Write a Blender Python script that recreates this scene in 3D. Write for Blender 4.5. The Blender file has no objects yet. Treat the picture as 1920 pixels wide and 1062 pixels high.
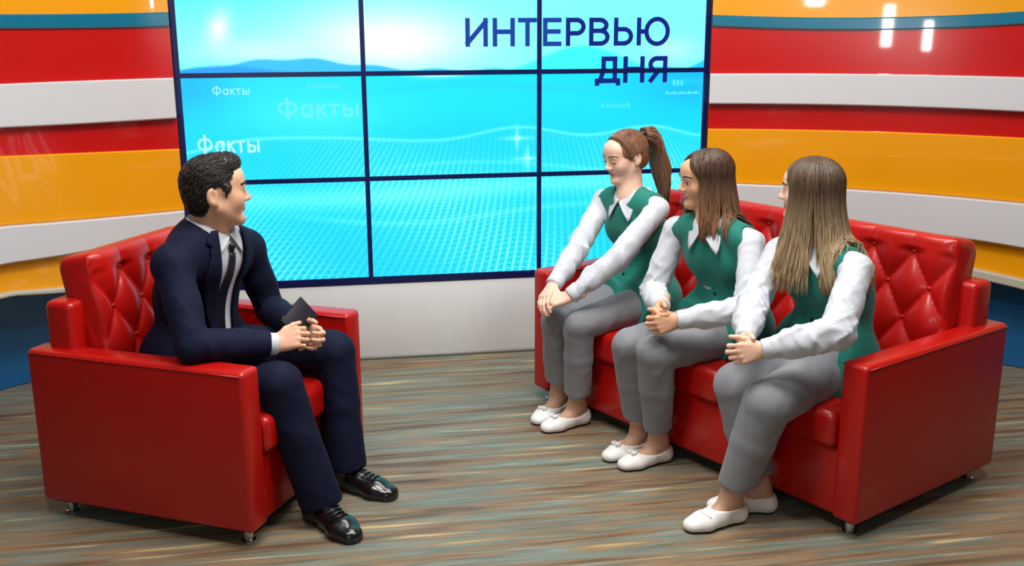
import bpy, bmesh, math, random
import numpy as np
from mathutils import Matrix, Vector

random.seed(7); RNG = np.random.default_rng(7)
scene = bpy.context.scene
COL = scene.collection

# ------------------------------------------------------------------ camera
CAM = np.array([-0.5745, -5.2135, 1.7007])
CR = ((0.98624728, -0.16523291, -0.00379179), (0.04373076, 0.23875967, 0.97009352), (0.15938605, 0.95691792, -0.24270184))
cam_d = bpy.data.cameras.new('camera'); cam_d.sensor_width = 36; cam_d.lens = 36.54
cam_o = bpy.data.objects.new('camera', cam_d); COL.objects.link(cam_o)
m = Matrix.Identity(4)
for i in range(3):
    m[i][0] = CR[0][i]; m[i][1] = CR[1][i]; m[i][2] = -CR[2][i]; m[i][3] = CAM[i]
cam_o.matrix_world = m
scene.camera = cam_o

# ------------------------------------------------------------------ world, lamps, exposure
world = bpy.data.worlds.new('world'); scene.world = world; world.use_nodes = True
bg = world.node_tree.nodes['Background']; bg.inputs[0].default_value = (0.9, 0.95, 1.0, 1); bg.inputs[1].default_value = 0.075
def area(name, loc, target, sx, sy, power, col=(1, 1, 1)):
    d = bpy.data.lights.new(name, 'AREA'); d.shape = 'RECTANGLE'; d.size = sx; d.size_y = sy; d.energy = power; d.color = col
    o = bpy.data.objects.new(name, d); COL.objects.link(o); o.location = loc
    o.rotation_euler = (Vector(target) - Vector(loc)).to_track_quat('-Z', 'Y').to_euler()
    return o
area('studio_lamp_centre', (0.1, -2.3, 3.7), (0.0, -1.7, 0.0), 1.6, 1.0, 98, (1, 0.97, 0.93))
area('studio_lamp_back', (0.2, -0.9, 3.6), (0.0, -2.0, 0.4), 1.6, 0.5, 34, (1, 0.98, 0.95))
area('studio_lamp_guests', (-1.3, -2.9, 3.4), (1.0, -1.6, 0.7), 0.6, 0.4, 37, (1, 0.97, 0.93))
area('studio_lamp_host', (1.5, -2.9, 3.4), (-0.9, -1.6, 0.7), 0.6, 0.4, 37, (1, 0.97, 0.93))
area('stand_lamp_tall', (-1.27, -5.4, 1.66), (0.4, -1.2, 1.1), 0.09, 0.42, 5.5, (1, 0.96, 0.92))
area('stand_lamp_low', (-1.74, -5.4, 1.56), (0.4, -1.2, 1.0), 0.09, 0.30, 5, (1, 0.96, 0.92))
area('stand_lamp_small', (-0.68, -5.4, 1.92), (0.3, -1.2, 1.0), 0.09, 0.12, 3, (1, 0.96, 0.92))
scene.view_settings.view_transform = 'Standard'; scene.view_settings.look = 'None'
scene.view_settings.exposure = 0.0; scene.view_settings.gamma = 1.0; scene.view_settings.use_curve_mapping = False

# ------------------------------------------------------------------ materials
def lin(c):
    return tuple(((v / 255) / 12.92 if v / 255 <= 0.04045 else ((v / 255 + 0.055) / 1.055) ** 2.4) for v in c)
MATS = {}
def mat(name, rgb, rough=0.5, metal=0.0, spec=0.5, coat=0.0, sss=0.0, sheen=0.0, bump=None, var=None, srgb=True, crough=0.12):
    """bump=(scale, strength, distance, stretch) noise relief; var=(scale, amount, stretch) slight tone variation"""
    if name in MATS: return MATS[name]
    mt = bpy.data.materials.new(name); mt.use_nodes = True; nt = mt.node_tree; b = nt.nodes['Principled BSDF']
    col = lin(rgb) if srgb else rgb
    b.inputs['Base Color'].default_value = (*col, 1); b.inputs['Roughness'].default_value = rough
    b.inputs['Metallic'].default_value = metal; b.inputs['Specular IOR Level'].default_value = spec
    b.inputs['Coat Weight'].default_value = coat; b.inputs['Coat Roughness'].default_value = crough
    if sss:
        b.inputs['Subsurface Weight'].default_value = sss; b.inputs['Subsurface Radius'].default_value = (0.012, 0.005, 0.003); b.inputs['Subsurface Scale'].default_value = 0.5
    if sheen:
        b.inputs['Sheen Weight'].default_value = sheen; b.inputs['Sheen Roughness'].default_value = 0.5
    tc = nt.nodes.new('ShaderNodeTexCoord')
    def noise(scale, stretch, detail=4):
        mp = nt.nodes.new('ShaderNodeMapping'); mp.inputs['Scale'].default_value = stretch
        nt.links.new(tc.outputs['Object'], mp.inputs[0])
        n = nt.nodes.new('ShaderNodeTexNoise'); n.inputs['Scale'].default_value = scale; n.inputs['Detail'].default_value = detail
        nt.links.new(mp.outputs[0], n.inputs['Vector']); return n
    if bump:
        n = noise(bump[0], bump[3] if len(bump) > 3 else (1, 1, 1)); bp = nt.nodes.new('ShaderNodeBump')
        bp.inputs['Strength'].default_value = bump[1]; bp.inputs['Distance'].default_value = bump[2]
        nt.links.new(n.outputs['Fac'], bp.inputs['Height']); nt.links.new(bp.outputs[0], b.inputs['Normal'])
    if var:
        n = noise(var[0], var[2] if len(var) > 2 else (1, 1, 1)); mx = nt.nodes.new('ShaderNodeMix'); mx.data_type = 'RGBA'
        mx.inputs[6].default_value = (*[v * (1 - var[1]) for v in col], 1); mx.inputs[7].default_value = (*[min(1, v * (1 + var[1])) for v in col], 1)
        nt.links.new(n.outputs['Fac'], mx.inputs[0]); nt.links.new(mx.outputs[2], b.inputs['Base Color'])
    MATS[name] = mt; return mt

leather = mat('red_leather', (178, 9, 3), 0.40, spec=0.4, coat=0.32, crough=0.17, bump=(160, 0.12, 0.002), var=(3, 0.12))
chrome = mat('chrome', (200, 200, 205), 0.15, metal=1)
dark_under = mat('dark_underside', (14, 10, 10), 0.9)
skin_m = mat('skin_host', (222, 172, 142), 0.5, sss=0.25, var=(40, 0.05)); skin_1 = mat('skin_fair', (232, 190, 168), 0.5, sss=0.25, var=(40, 0.05))
skin_2 = mat('skin_warm', (214, 164, 130), 0.5, sss=0.25, var=(40, 0.05)); skin_3 = mat('skin_rosy', (226, 182, 156), 0.5, sss=0.25, var=(40, 0.05))
tights = mat('nude_tights', (192, 150, 124), 0.55, sss=0.1)
lips = mat('lips', (190, 110, 100), 0.45, sss=0.2); lips_m = mat('lips_host', (196, 128, 112), 0.5, sss=0.2)
eye_white = mat('eye_white', (190, 184, 178), 0.2); eye_iris = mat('eye_iris', (50, 45, 40), 0.15)
shirt_w = mat('white_shirt_cotton', (198, 202, 210), 0.75, sheen=0.1, bump=(30, 0.42, 0.007, (1, 1, 0.5)))
vest_g = mat('green_vest_wool', (0, 118, 104), 0.8, sheen=0.15, bump=(250, 0.15, 0.002))
trouser_g = mat('grey_trouser_cloth', (126, 128, 134), 0.8, sheen=0.1, bump=(22, 0.2, 0.005), var=(200, 0.06))
suit_n = mat('navy_suit_wool', (6, 13, 42), 0.8, spec=0.25, sheen=0.0, bump=(18, 0.25, 0.006), var=(220, 0.1))
tie_m = mat('navy_tie_satin', (10, 13, 32), 0.45); black_l = mat('black_shoe_leather', (12, 12, 14), 0.25, coat=0.4)
white_l = mat('white_shoe_leather', (236, 234, 230), 0.45, bump=(90, 0.2, 0.002)); sole_m = mat('dark_sole', (30, 27, 25), 0.7)
note_m = mat('navy_notebook_cover', (9, 10, 26), 0.5, bump=(150, 0.1, 0.001)); paper_m = mat('notebook_paper', (215, 212, 205), 0.8)
bezel_m = mat('navy_bezel', (6, 20, 78), 0.3); base_w = mat('white_base_paint', (222, 224, 224), 0.45, var=(1.5, 0.03))
sock_m = mat('dark_sock', (14, 15, 24), 0.9)
button_m = mat('dark_button', (18, 20, 26), 0.35); pearl_m = mat('pearl', (235, 232, 228), 0.2)
W_OR = mat('orange_gloss_panel', (242, 160, 14), 0.2, coat=0.8, crough=0.035, var=(1.2, 0.05)); W_TE = mat('teal_gloss_panel', (16, 112, 142), 0.2, coat=0.8, crough=0.035)
W_RE = mat('red_gloss_panel', (196, 18, 16), 0.2, coat=0.8, crough=0.035, var=(1.2, 0.05)); W_WH = mat('white_gloss_panel', (214, 214, 217), 0.25, coat=0.7, crough=0.05)
W_BL = mat('blue_gloss_panel', (0, 92, 148), 0.2, coat=0.4); W_LE = mat('pale_ledge_strip', (190, 184, 168), 0.35)

def hair_mat(name, top, tip=None, z0=0, z1=1):
    mt = bpy.data.materials.new(name); mt.use_nodes = True; nt = mt.node_tree; b = nt.nodes['Principled BSDF']
    b.inputs['Roughness'].default_value = 0.42; b.inputs['Specular IOR Level'].default_value = 0.4
    tc = nt.nodes.new('ShaderNodeTexCoord'); mp = nt.nodes.new('ShaderNodeMapping'); mp.inputs['Scale'].default_value = (1, 1, 0.12)
    nt.links.new(tc.outputs['Object'], mp.inputs[0])
    n = nt.nodes.new('ShaderNodeTexNoise'); n.inputs['Scale'].default_value = 130; n.inputs['Detail'].default_value = 3
    nt.links.new(mp.outputs[0], n.inputs['Vector'])
    base = nt.nodes.new('ShaderNodeMix'); base.data_type = 'RGBA'
    base.inputs[6].default_value = (*lin(top), 1); base.inputs[7].default_value = (*lin(tip or top), 1)
    sp = nt.nodes.new('ShaderNodeSeparateXYZ'); nt.links.new(tc.outputs['Object'], sp.inputs[0])
    ad = nt.nodes.new('ShaderNodeMath'); ad.operation = 'MULTIPLY_ADD'; ad.inputs[1].default_value = 0.14; nt.links.new(n.outputs['Fac'], ad.inputs[0]); nt.links.new(sp.outputs['Z'], ad.inputs[2])
    mr = nt.nodes.new('ShaderNodeMapRange'); mr.inputs[1].default_value = z0 + 0.07; mr.inputs[2].default_value = z1 + 0.07; nt.links.new(ad.outputs[0], mr.inputs[0])
    nt.links.new(mr.outputs[0], base.inputs[0])
    mul = nt.nodes.new('ShaderNodeMix'); mul.data_type = 'RGBA'; mul.blend_type = 'MULTIPLY'; mul.inputs[0].default_value = 1
    rp = nt.nodes.new('ShaderNodeValToRGB'); rp.color_ramp.elements[0].position = 0.3; rp.color_ramp.elements[0].color = (0.45, 0.42, 0.4, 1); rp.color_ramp.elements[1].position = 0.7; rp.color_ramp.elements[1].color = (1.25, 1.2, 1.15, 1)
    nt.links.new(n.outputs['Fac'], rp.inputs[0]); nt.links.new(base.outputs[2], mul.inputs[6]); nt.links.new(rp.outputs[0], mul.inputs[7]); nt.links.new(mul.outputs[2], b.inputs['Base Color'])
    bp = nt.nodes.new('ShaderNodeBump'); bp.inputs['Strength'].default_value = 0.5; bp.inputs['Distance'].default_value = 0.004
    nt.links.new(n.outputs['Fac'], bp.inputs['Height']); nt.links.new(bp.outputs[0], b.inputs['Normal'])
    return mt

# ------------------------------------------------------------------ object helpers
def link(name, me, mt, parent=None, smooth=True):
    o = bpy.data.objects.new(name, me); COL.objects.link(o)
    if mt is not None and len(me.materials) == 0: me.materials.append(mt)
    if smooth and len(me.polygons): me.polygons.foreach_set('use_smooth', np.ones(len(me.polygons), bool))
    if parent is not None: o.parent = parent
    return o
def pydata(name, v, f):
    me = bpy.data.meshes.new(name); me.from_pydata([tuple(map(float, p)) for p in v], [], [tuple(map(int, q)) for q in f]); me.update(); return me
def bm_mesh(name, bm):
    me = bpy.data.meshes.new(name); bm.to_mesh(me); bm.free(); return me
def tag(o, label=None, cat=None, group=None, kind=None):
    if label: o['label'] = label
    if cat: o['category'] = cat
    if group: o['group'] = group
    if kind: o['kind'] = kind
    return o
def thing(name, label, cat, loc=(0, 0, 0), rotz=0, group=None):
    o = bpy.data.objects.new(name, None); COL.objects.link(o); o.location = loc; o.rotation_euler = (0, 0, rotz); o.empty_display_size = 0.1
    return tag(o, label, cat, group)
def rbox(bm, lo, hi, r=0.01, seg=3):
    lo = Vector(lo); hi = Vector(hi); c = (lo + hi) / 2; s = hi - lo
    g = bmesh.ops.create_cube(bm, size=1, matrix=Matrix.Translation(c) @ Matrix.Diagonal((*s, 1)))
    if r > 0:
        es = list({e for v in g['verts'] for e in v.link_edges})
        bmesh.ops.bevel(bm, geom=es, offset=r, segments=seg, profile=0.5, affect='EDGES')
def box_obj(name, lo, hi, mt, parent=None, r=0.01, seg=3):
    bm = bmesh.new(); rbox(bm, lo, hi, r, seg)
    o = link(name, bm_mesh(name, bm), mt, parent)
    return o
def tube_pts(path, rads, ns=6, cap=True):
    path = np.asarray(path, float); n = len(path); V = []; F = []
    t = np.gradient(path, axis=0); t /= np.linalg.norm(t, axis=1)[:, None] + 1e-9
    ref = np.array([0, 0, 1.0]) if abs(t[0][2]) < 0.9 else np.array([1.0, 0, 0])
    u = np.cross(t[0], ref); u /= np.linalg.norm(u)
    for i in range(n):
        u = u - t[i] * (u @ t[i]); u /= np.linalg.norm(u) + 1e-9; w = np.cross(t[i], u)
        for k in range(ns):
            a = 2 * math.pi * k / ns; V.append(path[i] + (u * math.cos(a) + w * math.sin(a)) * rads[i])
    for i in range(n - 1):
        for k in range(ns):
            k2 = (k + 1) % ns; F.append((i * ns + k, i * ns + k2, (i + 1) * ns + k2, (i + 1) * ns + k))
    if cap: F.append(tuple(range(ns))[::-1]); F.append(tuple((n - 1) * ns + k for k in range(ns)))
    return V, F
class MB:
    def __init__(s): s.v = []; s.f = []
    def add(s, V, F):
        o = len(s.v); s.v += list(V); s.f += [tuple(i + o for i in q) for q in F]; return s
    def mesh(s, name): return pydata(name, s.v, s.f)

# ------------------------------------------------------------------ implicit surface toolkit
def A(*v): return np.array(v, float)
def nrm(v): v = np.asarray(v, float); return v / (np.linalg.norm(v) + 1e-12)
def nrm0(v): return v / (np.linalg.norm(v, axis=1)[:, None] + 1e-9)
class Prim:
    def __init__(s, fn, lo, hi, k=0.02, mode='u'): s.fn = fn; s.lo = np.array(lo); s.hi = np.array(hi); s.k = k; s.mode = mode
def cone(a, b, ra, rb, n=None, s=1.0, k=0.02, mode='u'):
    a = A(*a); b = A(*b); ba = b - a
    if n is not None:
        n = nrm(n)
    def sc(v): return v + n * ((v @ n) * (s - 1)) if n is not None else v
    ba2 = sc(ba); L2 = max(ba2 @ ba2, 1e-12)
    def fn(X, Y, Z):
        px, py, pz = X - a[0], Y - a[1], Z - a[2]
        if n is not None:
            c = (px * n[0] + py * n[1] + pz * n[2]) * (s - 1); px = px + n[0] * c; py = py + n[1] * c; pz = pz + n[2] * c
        h = np.clip((px * ba2[0] + py * ba2[1] + pz * ba2[2]) / L2, 0, 1)
        return np.sqrt((px - h * ba2[0]) ** 2 + (py - h * ba2[1]) ** 2 + (pz - h * ba2[2]) ** 2) - (ra + (rb - ra) * h)
    r = max(ra, rb)
    return Prim(fn, np.minimum(a, b) - r, np.maximum(a, b) + r, k, mode)
def ell(c, R, rad, k=0.02, mode='u'):
    c = A(*c); R = np.asarray(R, float); rad = A(*rad)
    def fn(X, Y, Z):
        px, py, pz = X - c[0], Y - c[1], Z - c[2]; k0 = 0; k1 = 0
        for i in range(3):
            q = px * R[i][0] + py * R[i][1] + pz * R[i][2]; k0 = k0 + (q / rad[i]) ** 2; k1 = k1 + (q / rad[i] ** 2) ** 2
        k0 = np.sqrt(k0); k1 = np.sqrt(k1)
        return k0 * (k0 - 1) / (k1 + 1e-9)
    r = max(rad); ext = np.sqrt(((R * rad[:, None]) ** 2).sum(0))
    return Prim(fn, c - ext, c + ext, k, mode)
def half(p, n, k=0.004, mode='s'):   # region n.(x-p) > 0 is taken away
    p = A(*p); n = nrm(n)
    return Prim(lambda X, Y, Z: -((X - p[0]) * n[0] + (Y - p[1]) * n[1] + (Z - p[2]) * n[2]), A(-99, -99, -99), A(99, 99, 99), k, mode)
def smin(a, b, k):
    h = np.maximum(k - np.abs(a - b), 0) / max(k, 1e-6); return np.minimum(a, b) - h * h * k * 0.25
BIG = np.float32(0.08)
def combine(D, d, k, mode):
    if mode == 'u': return smin(D, d, k)
    if mode == 's': return -smin(-D, d, k)
    if mode == 'i': return -smin(-D, -d, k)
def volume(prims, ax, disp=None):
    D = np.full([len(a) for a in ax], BIG, np.float32)
    for p in prims:
        mg = 0.035 + p.k; sl = []
        for i in range(3):
            i0 = max(0, np.searchsorted(ax[i], p.lo[i] - mg) - 1); i1 = min(len(ax[i]), np.searchsorted(ax[i], p.hi[i] + mg) + 1); sl.append(slice(i0, i1))
        if any(s.start >= s.stop for s in sl): continue
        X = ax[0][sl[0]][:, None, None].astype(np.float32); Y = ax[1][sl[1]][None, :, None].astype(np.float32); Z = ax[2][sl[2]][None, None, :].astype(np.float32)
        d = p.fn(X, Y, Z)
        D[tuple(sl)] = combine(D[tuple(sl)], d, p.k, p.mode)
    if disp is not None:
        X = ax[0][:, None, None].astype(np.float32); Y = ax[1][None, :, None].astype(np.float32); Z = ax[2][None, None, :].astype(np.float32)
        D = D + disp(X, Y, Z)
    return D
def evalp(prims, P):
    P = np.atleast_2d(P); D = np.full(len(P), 9.0)
    for p in prims: D = combine(D, p.fn(P[:, 0], P[:, 1], P[:, 2]), p.k, p.mode)
    return D
def gradp(prims, P, h=0.003):
    g = np.stack([(evalp(prims, P + h * np.eye(3)[i]) - evalp(prims, P - h * np.eye(3)[i])) for i in range(3)], 1)
    return g / (np.linalg.norm(g, axis=1)[:, None] + 1e-9)
def push(prims, P, off, only_out=False, it=5):
    P = np.array(P, float)
    for _ in range(it):
        d = evalp(prims, P) - off
        if only_out and (d >= 0).all(): break
        if only_out: d = np.minimum(d, 0)
        P = P - gradp(prims, P) * (d * 0.8)[:, None]
    return P
def surface_nets(D, ax):
    s = D < 0; nx, ny, nz = D.shape
    cnt = np.zeros((nx - 1, ny - 1, nz - 1), np.int8)
    for i in (0, 1):
        for j in (0, 1):
            for k in (0, 1): cnt += s[i:nx - 1 + i, j:ny - 1 + j, k:nz - 1 + k]
    act = (cnt > 0) & (cnt < 8); I = np.argwhere(act); idx = np.full(act.shape, -1, np.int32); idx[act] = np.arange(len(I))
    c = {}
    for i in (0, 1):
        for j in (0, 1):
            for k in (0, 1): c[i, j, k] = D[I[:, 0] + i, I[:, 1] + j, I[:, 2] + k]
    acc = np.zeros((len(I), 3)); num = np.zeros(len(I))
    for a in c:
        for d in range(3):
            if a[d] == 0:
                b = tuple(1 if q == d else a[q] for q in range(3)); da, db = c[a], c[b]; mk = (da < 0) != (db < 0)
                t = np.where(mk, da / np.where(mk, da - db, 1), 0)
                for q in range(3): acc[:, q] += np.where(mk, (t if q == d else a[q]), 0)
                num += mk
    pos = acc / num[:, None] + I; V = np.zeros_like(pos)
    for q in range(3): V[:, q] = np.interp(pos[:, q], np.arange(len(ax[q])), ax[q])
    F = []
    for d in range(3):
        e1, e2 = (d + 1) % 3, (d + 2) % 3
        sa = [slice(None)] * 3; sb = [slice(None)] * 3; sa[d] = slice(0, -1); sb[d] = slice(1, None)
        for e in (e1, e2): sa[e] = slice(1, -1); sb[e] = slice(1, -1)
        s0 = s[tuple(sa)]; s1 = s[tuple(sb)]; E = np.argwhere(s0 != s1)
        if not len(E): continue
        up = s0[E[:, 0], E[:, 1], E[:, 2]]; base = E.copy(); base[:, e1] += 1; base[:, e2] += 1
        def g(o1, o2):
            q = base.copy(); q[:, e1] += o1; q[:, e2] += o2; return idx[q[:, 0], q[:, 1], q[:, 2]]
        Q = np.stack([g(-1, -1), g(0, -1), g(0, 0), g(-1, 0)], 1); Q[~up] = Q[~up][:, ::-1]; F.append(Q)
    F = np.concatenate(F); F = F[(F >= 0).all(1)]
    return V, F
def quads_mesh(name, V, F):
    me = bpy.data.meshes.new(name); me.vertices.add(len(V)); me.vertices.foreach_set('co', np.asarray(V, np.float32).ravel())
    me.loops.add(F.size); me.loops.foreach_set('vertex_index', F.astype(np.int32).ravel())
    me.polygons.add(len(F)); me.polygons.foreach_set('loop_start', np.arange(0, F.size, 4, dtype=np.int32))
    me.update(calc_edges=True); me.validate(); return me
def keep_largest(V, F):
    n = len(V); lab = np.arange(n)
    for _ in range(400):
        mn = lab[F].min(1); new = lab.copy()
        for c in range(4): np.minimum.at(new, F[:, c], mn)
        new = new[new]
        if (new == lab).all(): break
        lab = new
    u, ct = np.unique(lab[F[:, 0]], return_counts=True); big = u[ct.argmax()]
    F = F[lab[F[:, 0]] == big]; used = np.unique(F); mp = np.full(n, -1); mp[used] = np.arange(len(used))
    return V[used], mp[F]
def laplace(V, F, it=1, w=0.5):
    for _ in range(it):
        S = np.zeros_like(V); N = np.zeros(len(V))
        for a, b in ((0, 1), (1, 2), (2, 3), (3, 0)):
            np.add.at(S, F[:, a], V[F[:, b]]); np.add.at(S, F[:, b], V[F[:, a]]); np.add.at(N, F[:, a], 1); np.add.at(N, F[:, b], 1)
        V = V + (S / N[:, None] - V) * w
    return V
def grid_of(prims, h, fine=(), hf=None, pad=0.02):
    us = [p for p in prims if p.mode == 'u']; lo = np.min([p.lo for p in us], 0) - pad; hi = np.max([p.hi for p in us], 0) + pad; ax = []
    for q in range(3):
        x = lo[q]; a = [x]
        while x < hi[q]:
            st = h
            for c, r in fine:
                if c[q] - r - h <= x <= c[q] + r: st = hf
            x += st; a.append(x)
        ax.append(np.array(a))
    return ax
def solid(name, prims, h, mt, parent, disp=None, fine=(), hf=None, smooth_it=1, largest=True):
    ax = grid_of(prims, h, fine, hf); V, F = surface_nets(volume(prims, ax, disp), ax)
    if largest: V, F = keep_largest(V, F)
    if smooth_it: V = laplace(V, F, smooth_it)
    o = link(name, quads_mesh(name, V, F), mt, parent); return o, V, F
def wrinkle(amp, freq, seed, where=None):
    r = np.random.default_rng(seed); ks = [nrm(r.normal(size=3) * A(1, 1, 0.7)) * freq * r.uniform(0.6, 1.6) for _ in range(7)]; ph = r.uniform(0, 6.28, 7)
    def fn(X, Y, Z):
        d = 0
        for i in range(0, 6, 2):
            w = np.sin(X * ks[i + 1][0] * 0.5 + Y * ks[i + 1][1] * 0.5 + Z * ks[i + 1][2] * 0.5 + ph[i + 1])
            d = d + (np.abs(np.sin(0.5 * (X * ks[i][0] + Y * ks[i][1] + Z * ks[i][2]) + ph[i] + 1.2 * w)) ** 0.7 * 2 - 1.25) * (0.6 + 0.4 * w)
        d = d * (amp / 3)
        if where is not None:
            wgt = 0
            for c, rad, gain in where: wgt = wgt + gain * np.exp(-((X - c[0]) ** 2 + (Y - c[1]) ** 2 + (Z - c[2]) ** 2) / rad ** 2)
            d = d * wgt
        return d.astype(np.float32)
    return fn

# ------------------------------------------------------------------ the set: floor, walls
def floor_material():
    mt = bpy.data.materials.new('streaked_floor_vinyl'); mt.use_nodes = True; nt = mt.node_tree; b = nt.nodes['Principled BSDF']
    b.inputs['Roughness'].default_value = 0.5; b.inputs['Specular IOR Level'].default_value = 0.35
    tc = nt.nodes.new('ShaderNodeTexCoord')
    def layer(scale, sx, sy, detail, loc=0):
        mp = nt.nodes.new('ShaderNodeMapping'); mp.inputs['Scale'].default_value = (sx, sy, 1); mp.inputs['Location'].default_value = (loc, loc * 0.7, 0)
        nt.links.new(tc.outputs['Object'], mp.inputs[0]); n = nt.nodes.new('ShaderNodeTexNoise'); n.inputs['Scale'].default_value = scale; n.inputs['Detail'].default_value = detail; n.inputs['Distortion'].default_value = 0.25
        nt.links.new(mp.outputs[0], n.inputs['Vector']); return n
    def ramp(n, stops):
        r = nt.nodes.new('ShaderNodeValToRGB'); r.color_ramp.elements.remove(r.color_ramp.elements[0])
        r.color_ramp.elements[0].position = stops[0][0]; r.color_ramp.elements[0].color = (*lin(stops[0][1]), 1)
        for p, c in stops[1:]:
            e = r.color_ramp.elements.new(p); e.color = (*lin(c), 1)
        nt.links.new(n.outputs['Fac'], r.inputs[0]); return r
    r1 = ramp(layer(1.0, 1.1, 15, 3), [(0.30, (50, 39, 31)), (0.38, (104, 77, 53)), (0.45, (145, 115, 82)), (0.52, (104, 108, 97)), (0.58, (118, 139, 129)), (0.64, (145, 117, 80)), (0.74, (234, 206, 148))])
    r2 = ramp(layer(1.0, 1.9, 34, 2.5, 3.1), [(0.32, (59, 46, 38)), (0.42, (123, 99, 74)), (0.5, (102, 106, 97)), (0.57, (155, 115, 80)), (0.63, (98, 128, 127)), (0.72, (243, 222, 169))])
    mx = nt.nodes.new('ShaderNodeMix'); mx.data_type = 'RGBA'; mx.inputs[0].default_value = 0.38
    nt.links.new(r1.outputs[0], mx.inputs[6]); nt.links.new(r2.outputs[0], mx.inputs[7]); nt.links.new(mx.outputs[2], b.inputs['Base Color'])
    return mt
me = pydata('floor', [(-6, -8, 0), (6, -8, 0), (6, 1, 0), (-6, 1, 0), (-6, -8, -0.1), (6, -8, -0.1), (6, 1, -0.1), (-6, 1, -0.1)],
            [(0, 1, 2, 3), (7, 6, 5, 4), (0, 4, 5, 1), (1, 5, 6, 2), (2, 6, 7, 3), (3, 7, 4, 0)])
tag(link('floor', me, floor_material(), smooth=False), kind='structure')

def quad3(p, s):   # quadratic through three values at parameters 0, 0.5, 1, continued past 1
    a = 2 * p[0] - 4 * p[1] + 2 * p[2]; b = -3 * p[0] + 4 * p[1] - p[2]; return a * s * s + b * s + p[0]
PLAN_R = ((1.325, 2.018, 2.571), (-0.02, -0.323, -0.73)); PLAN_L = ((-1.325, -1.679, -1.985), (-0.02, -0.108, -0.306))
def stripe_wall(side, plan, bounds, smax, label):
    root = bpy.data.objects.new('wall_' + side, None); COL.objects.link(root); tag(root, label, kind='structure')
    mats = [W_OR, W_TE, W_RE, W_WH, W_RE, W_OR, W_WH, W_OR, W_LE, W_BL]; names = ['orange_panel', 'teal_panel', 'red_panel', 'white_panel', 'red_panel', 'orange_panel', 'white_panel', 'orange_panel', 'ledge_strip', 'blue_panel']
    thick = [0.03, 0.045, 0.03, 0.075, 0.03, 0.045, 0.075, 0.025, 0.06, -0.15 if side == 'right' else -0.26]
    S = np.linspace(0, smax, 40); sg = 1 if side == 'right' else -1
    px = quad3(plan[0], S); py = quad3(plan[1], S); tx = np.gradient(px); ty = np.gradient(py); tl = np.hypot(tx, ty)
    nx, ny = ty / tl * sg, -tx / tl * sg        # towards the room
    for i in range(10):
        hi = quad3(bounds[i - 1], np.minimum(S, 1.15)) if i else np.full_like(S, 2.45)
        lo = quad3(bounds[i], np.minimum(S, 1.15)) if i < 9 else np.zeros_like(S)
        t = thick[i]; V = []; F = []; n = len(S)
        over = 0.012
        for j in range(n):
            zl, zh = lo[j] - (0 if i == 9 else over * (t <= 0.03)), hi[j] + (over if t <= 0.03 and i else 0)
            b = 0.006
            bk = min(-0.04, t - 0.05)
            for (o, z) in ((bk, zl), (t - b, zl), (t, zl + b), (t, zh - b), (t - b, zh), (bk, zh)): V.append((px[j] + nx[j] * o, py[j] + ny[j] * o, z))
        for j in range(n - 1):
            for k in range(6):
                k2 = (k + 1) % 6; q = (j * 6 + k, j * 6 + k2, (j + 1) * 6 + k2, (j + 1) * 6 + k); F.append(q if sg < 0 else q[::-1])
        F.append(tuple(range(6))); F.append(tuple((n - 1) * 6 + k for k in range(6)))
        mb = pydata(names[i], V, F); bmx = bmesh.new(); bmx.from_mesh(mb); bmesh.ops.recalc_face_normals(bmx, faces=bmx.faces); bmx.to_mesh(mb); bmx.free()
        o = link(names[i], mb, mats[i], root)
        es = o.modifiers.new('edges', 'EDGE_SPLIT'); es.split_angle = math.radians(25)
    return root
BR = [(1.738, 1.721, 1.745), (1.682, 1.662, 1.688), (1.448, 1.452, 1.450), (1.297, 1.299, 1.294), (1.168, 1.171, 1.171), (0.89, 0.879, 0.868), (0.705, 0.695, 0.665), (0.59, 0.57, 0.514), (0.547, 0.526, 0.469)]
BL = [(1.756, 1.749, 1.746), (1.691, 1.686, 1.686), (1.459, 1.456, 1.456), (1.272, 1.264, 1.269), (1.125, 1.128, 1.143), (0.831, 0.822, 0.837), (0.737, 0.685, 0.676), (0.533, 0.51, 0.532), (0.506, 0.482, 0.509)]
stripe_wall('right', PLAN_R, BR, 2.1, 'curved studio wall of glossy orange, teal, red and white bands beside sofa')
stripe_wall('left', PLAN_L, BL, 2.2, 'curved studio wall of glossy orange, teal, red and white bands behind armchair')
# back wall with the low white plinth under the screens
bw = bpy.data.objects.new('wall_back', None); COL.objects.link(bw); tag(bw, 'white studio back wall under and behind the video wall', kind='structure')
box_obj('plinth', (-1.335, 0.0, 0.0), (1.335, 0.3, 0.405), base_w, bw, 0.004, 2)
box_obj('upper_wall', (-1.45, 0.12, 0.405), (1.45, 0.3, 2.6), base_w, bw, 0.0)
box_obj('floor_trim', (-1.335, -0.006, 0.0), (1.335, 0.0, 0.022), mat('grey_trim', (150, 150, 146), 0.5), bw, 0.0)

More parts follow.
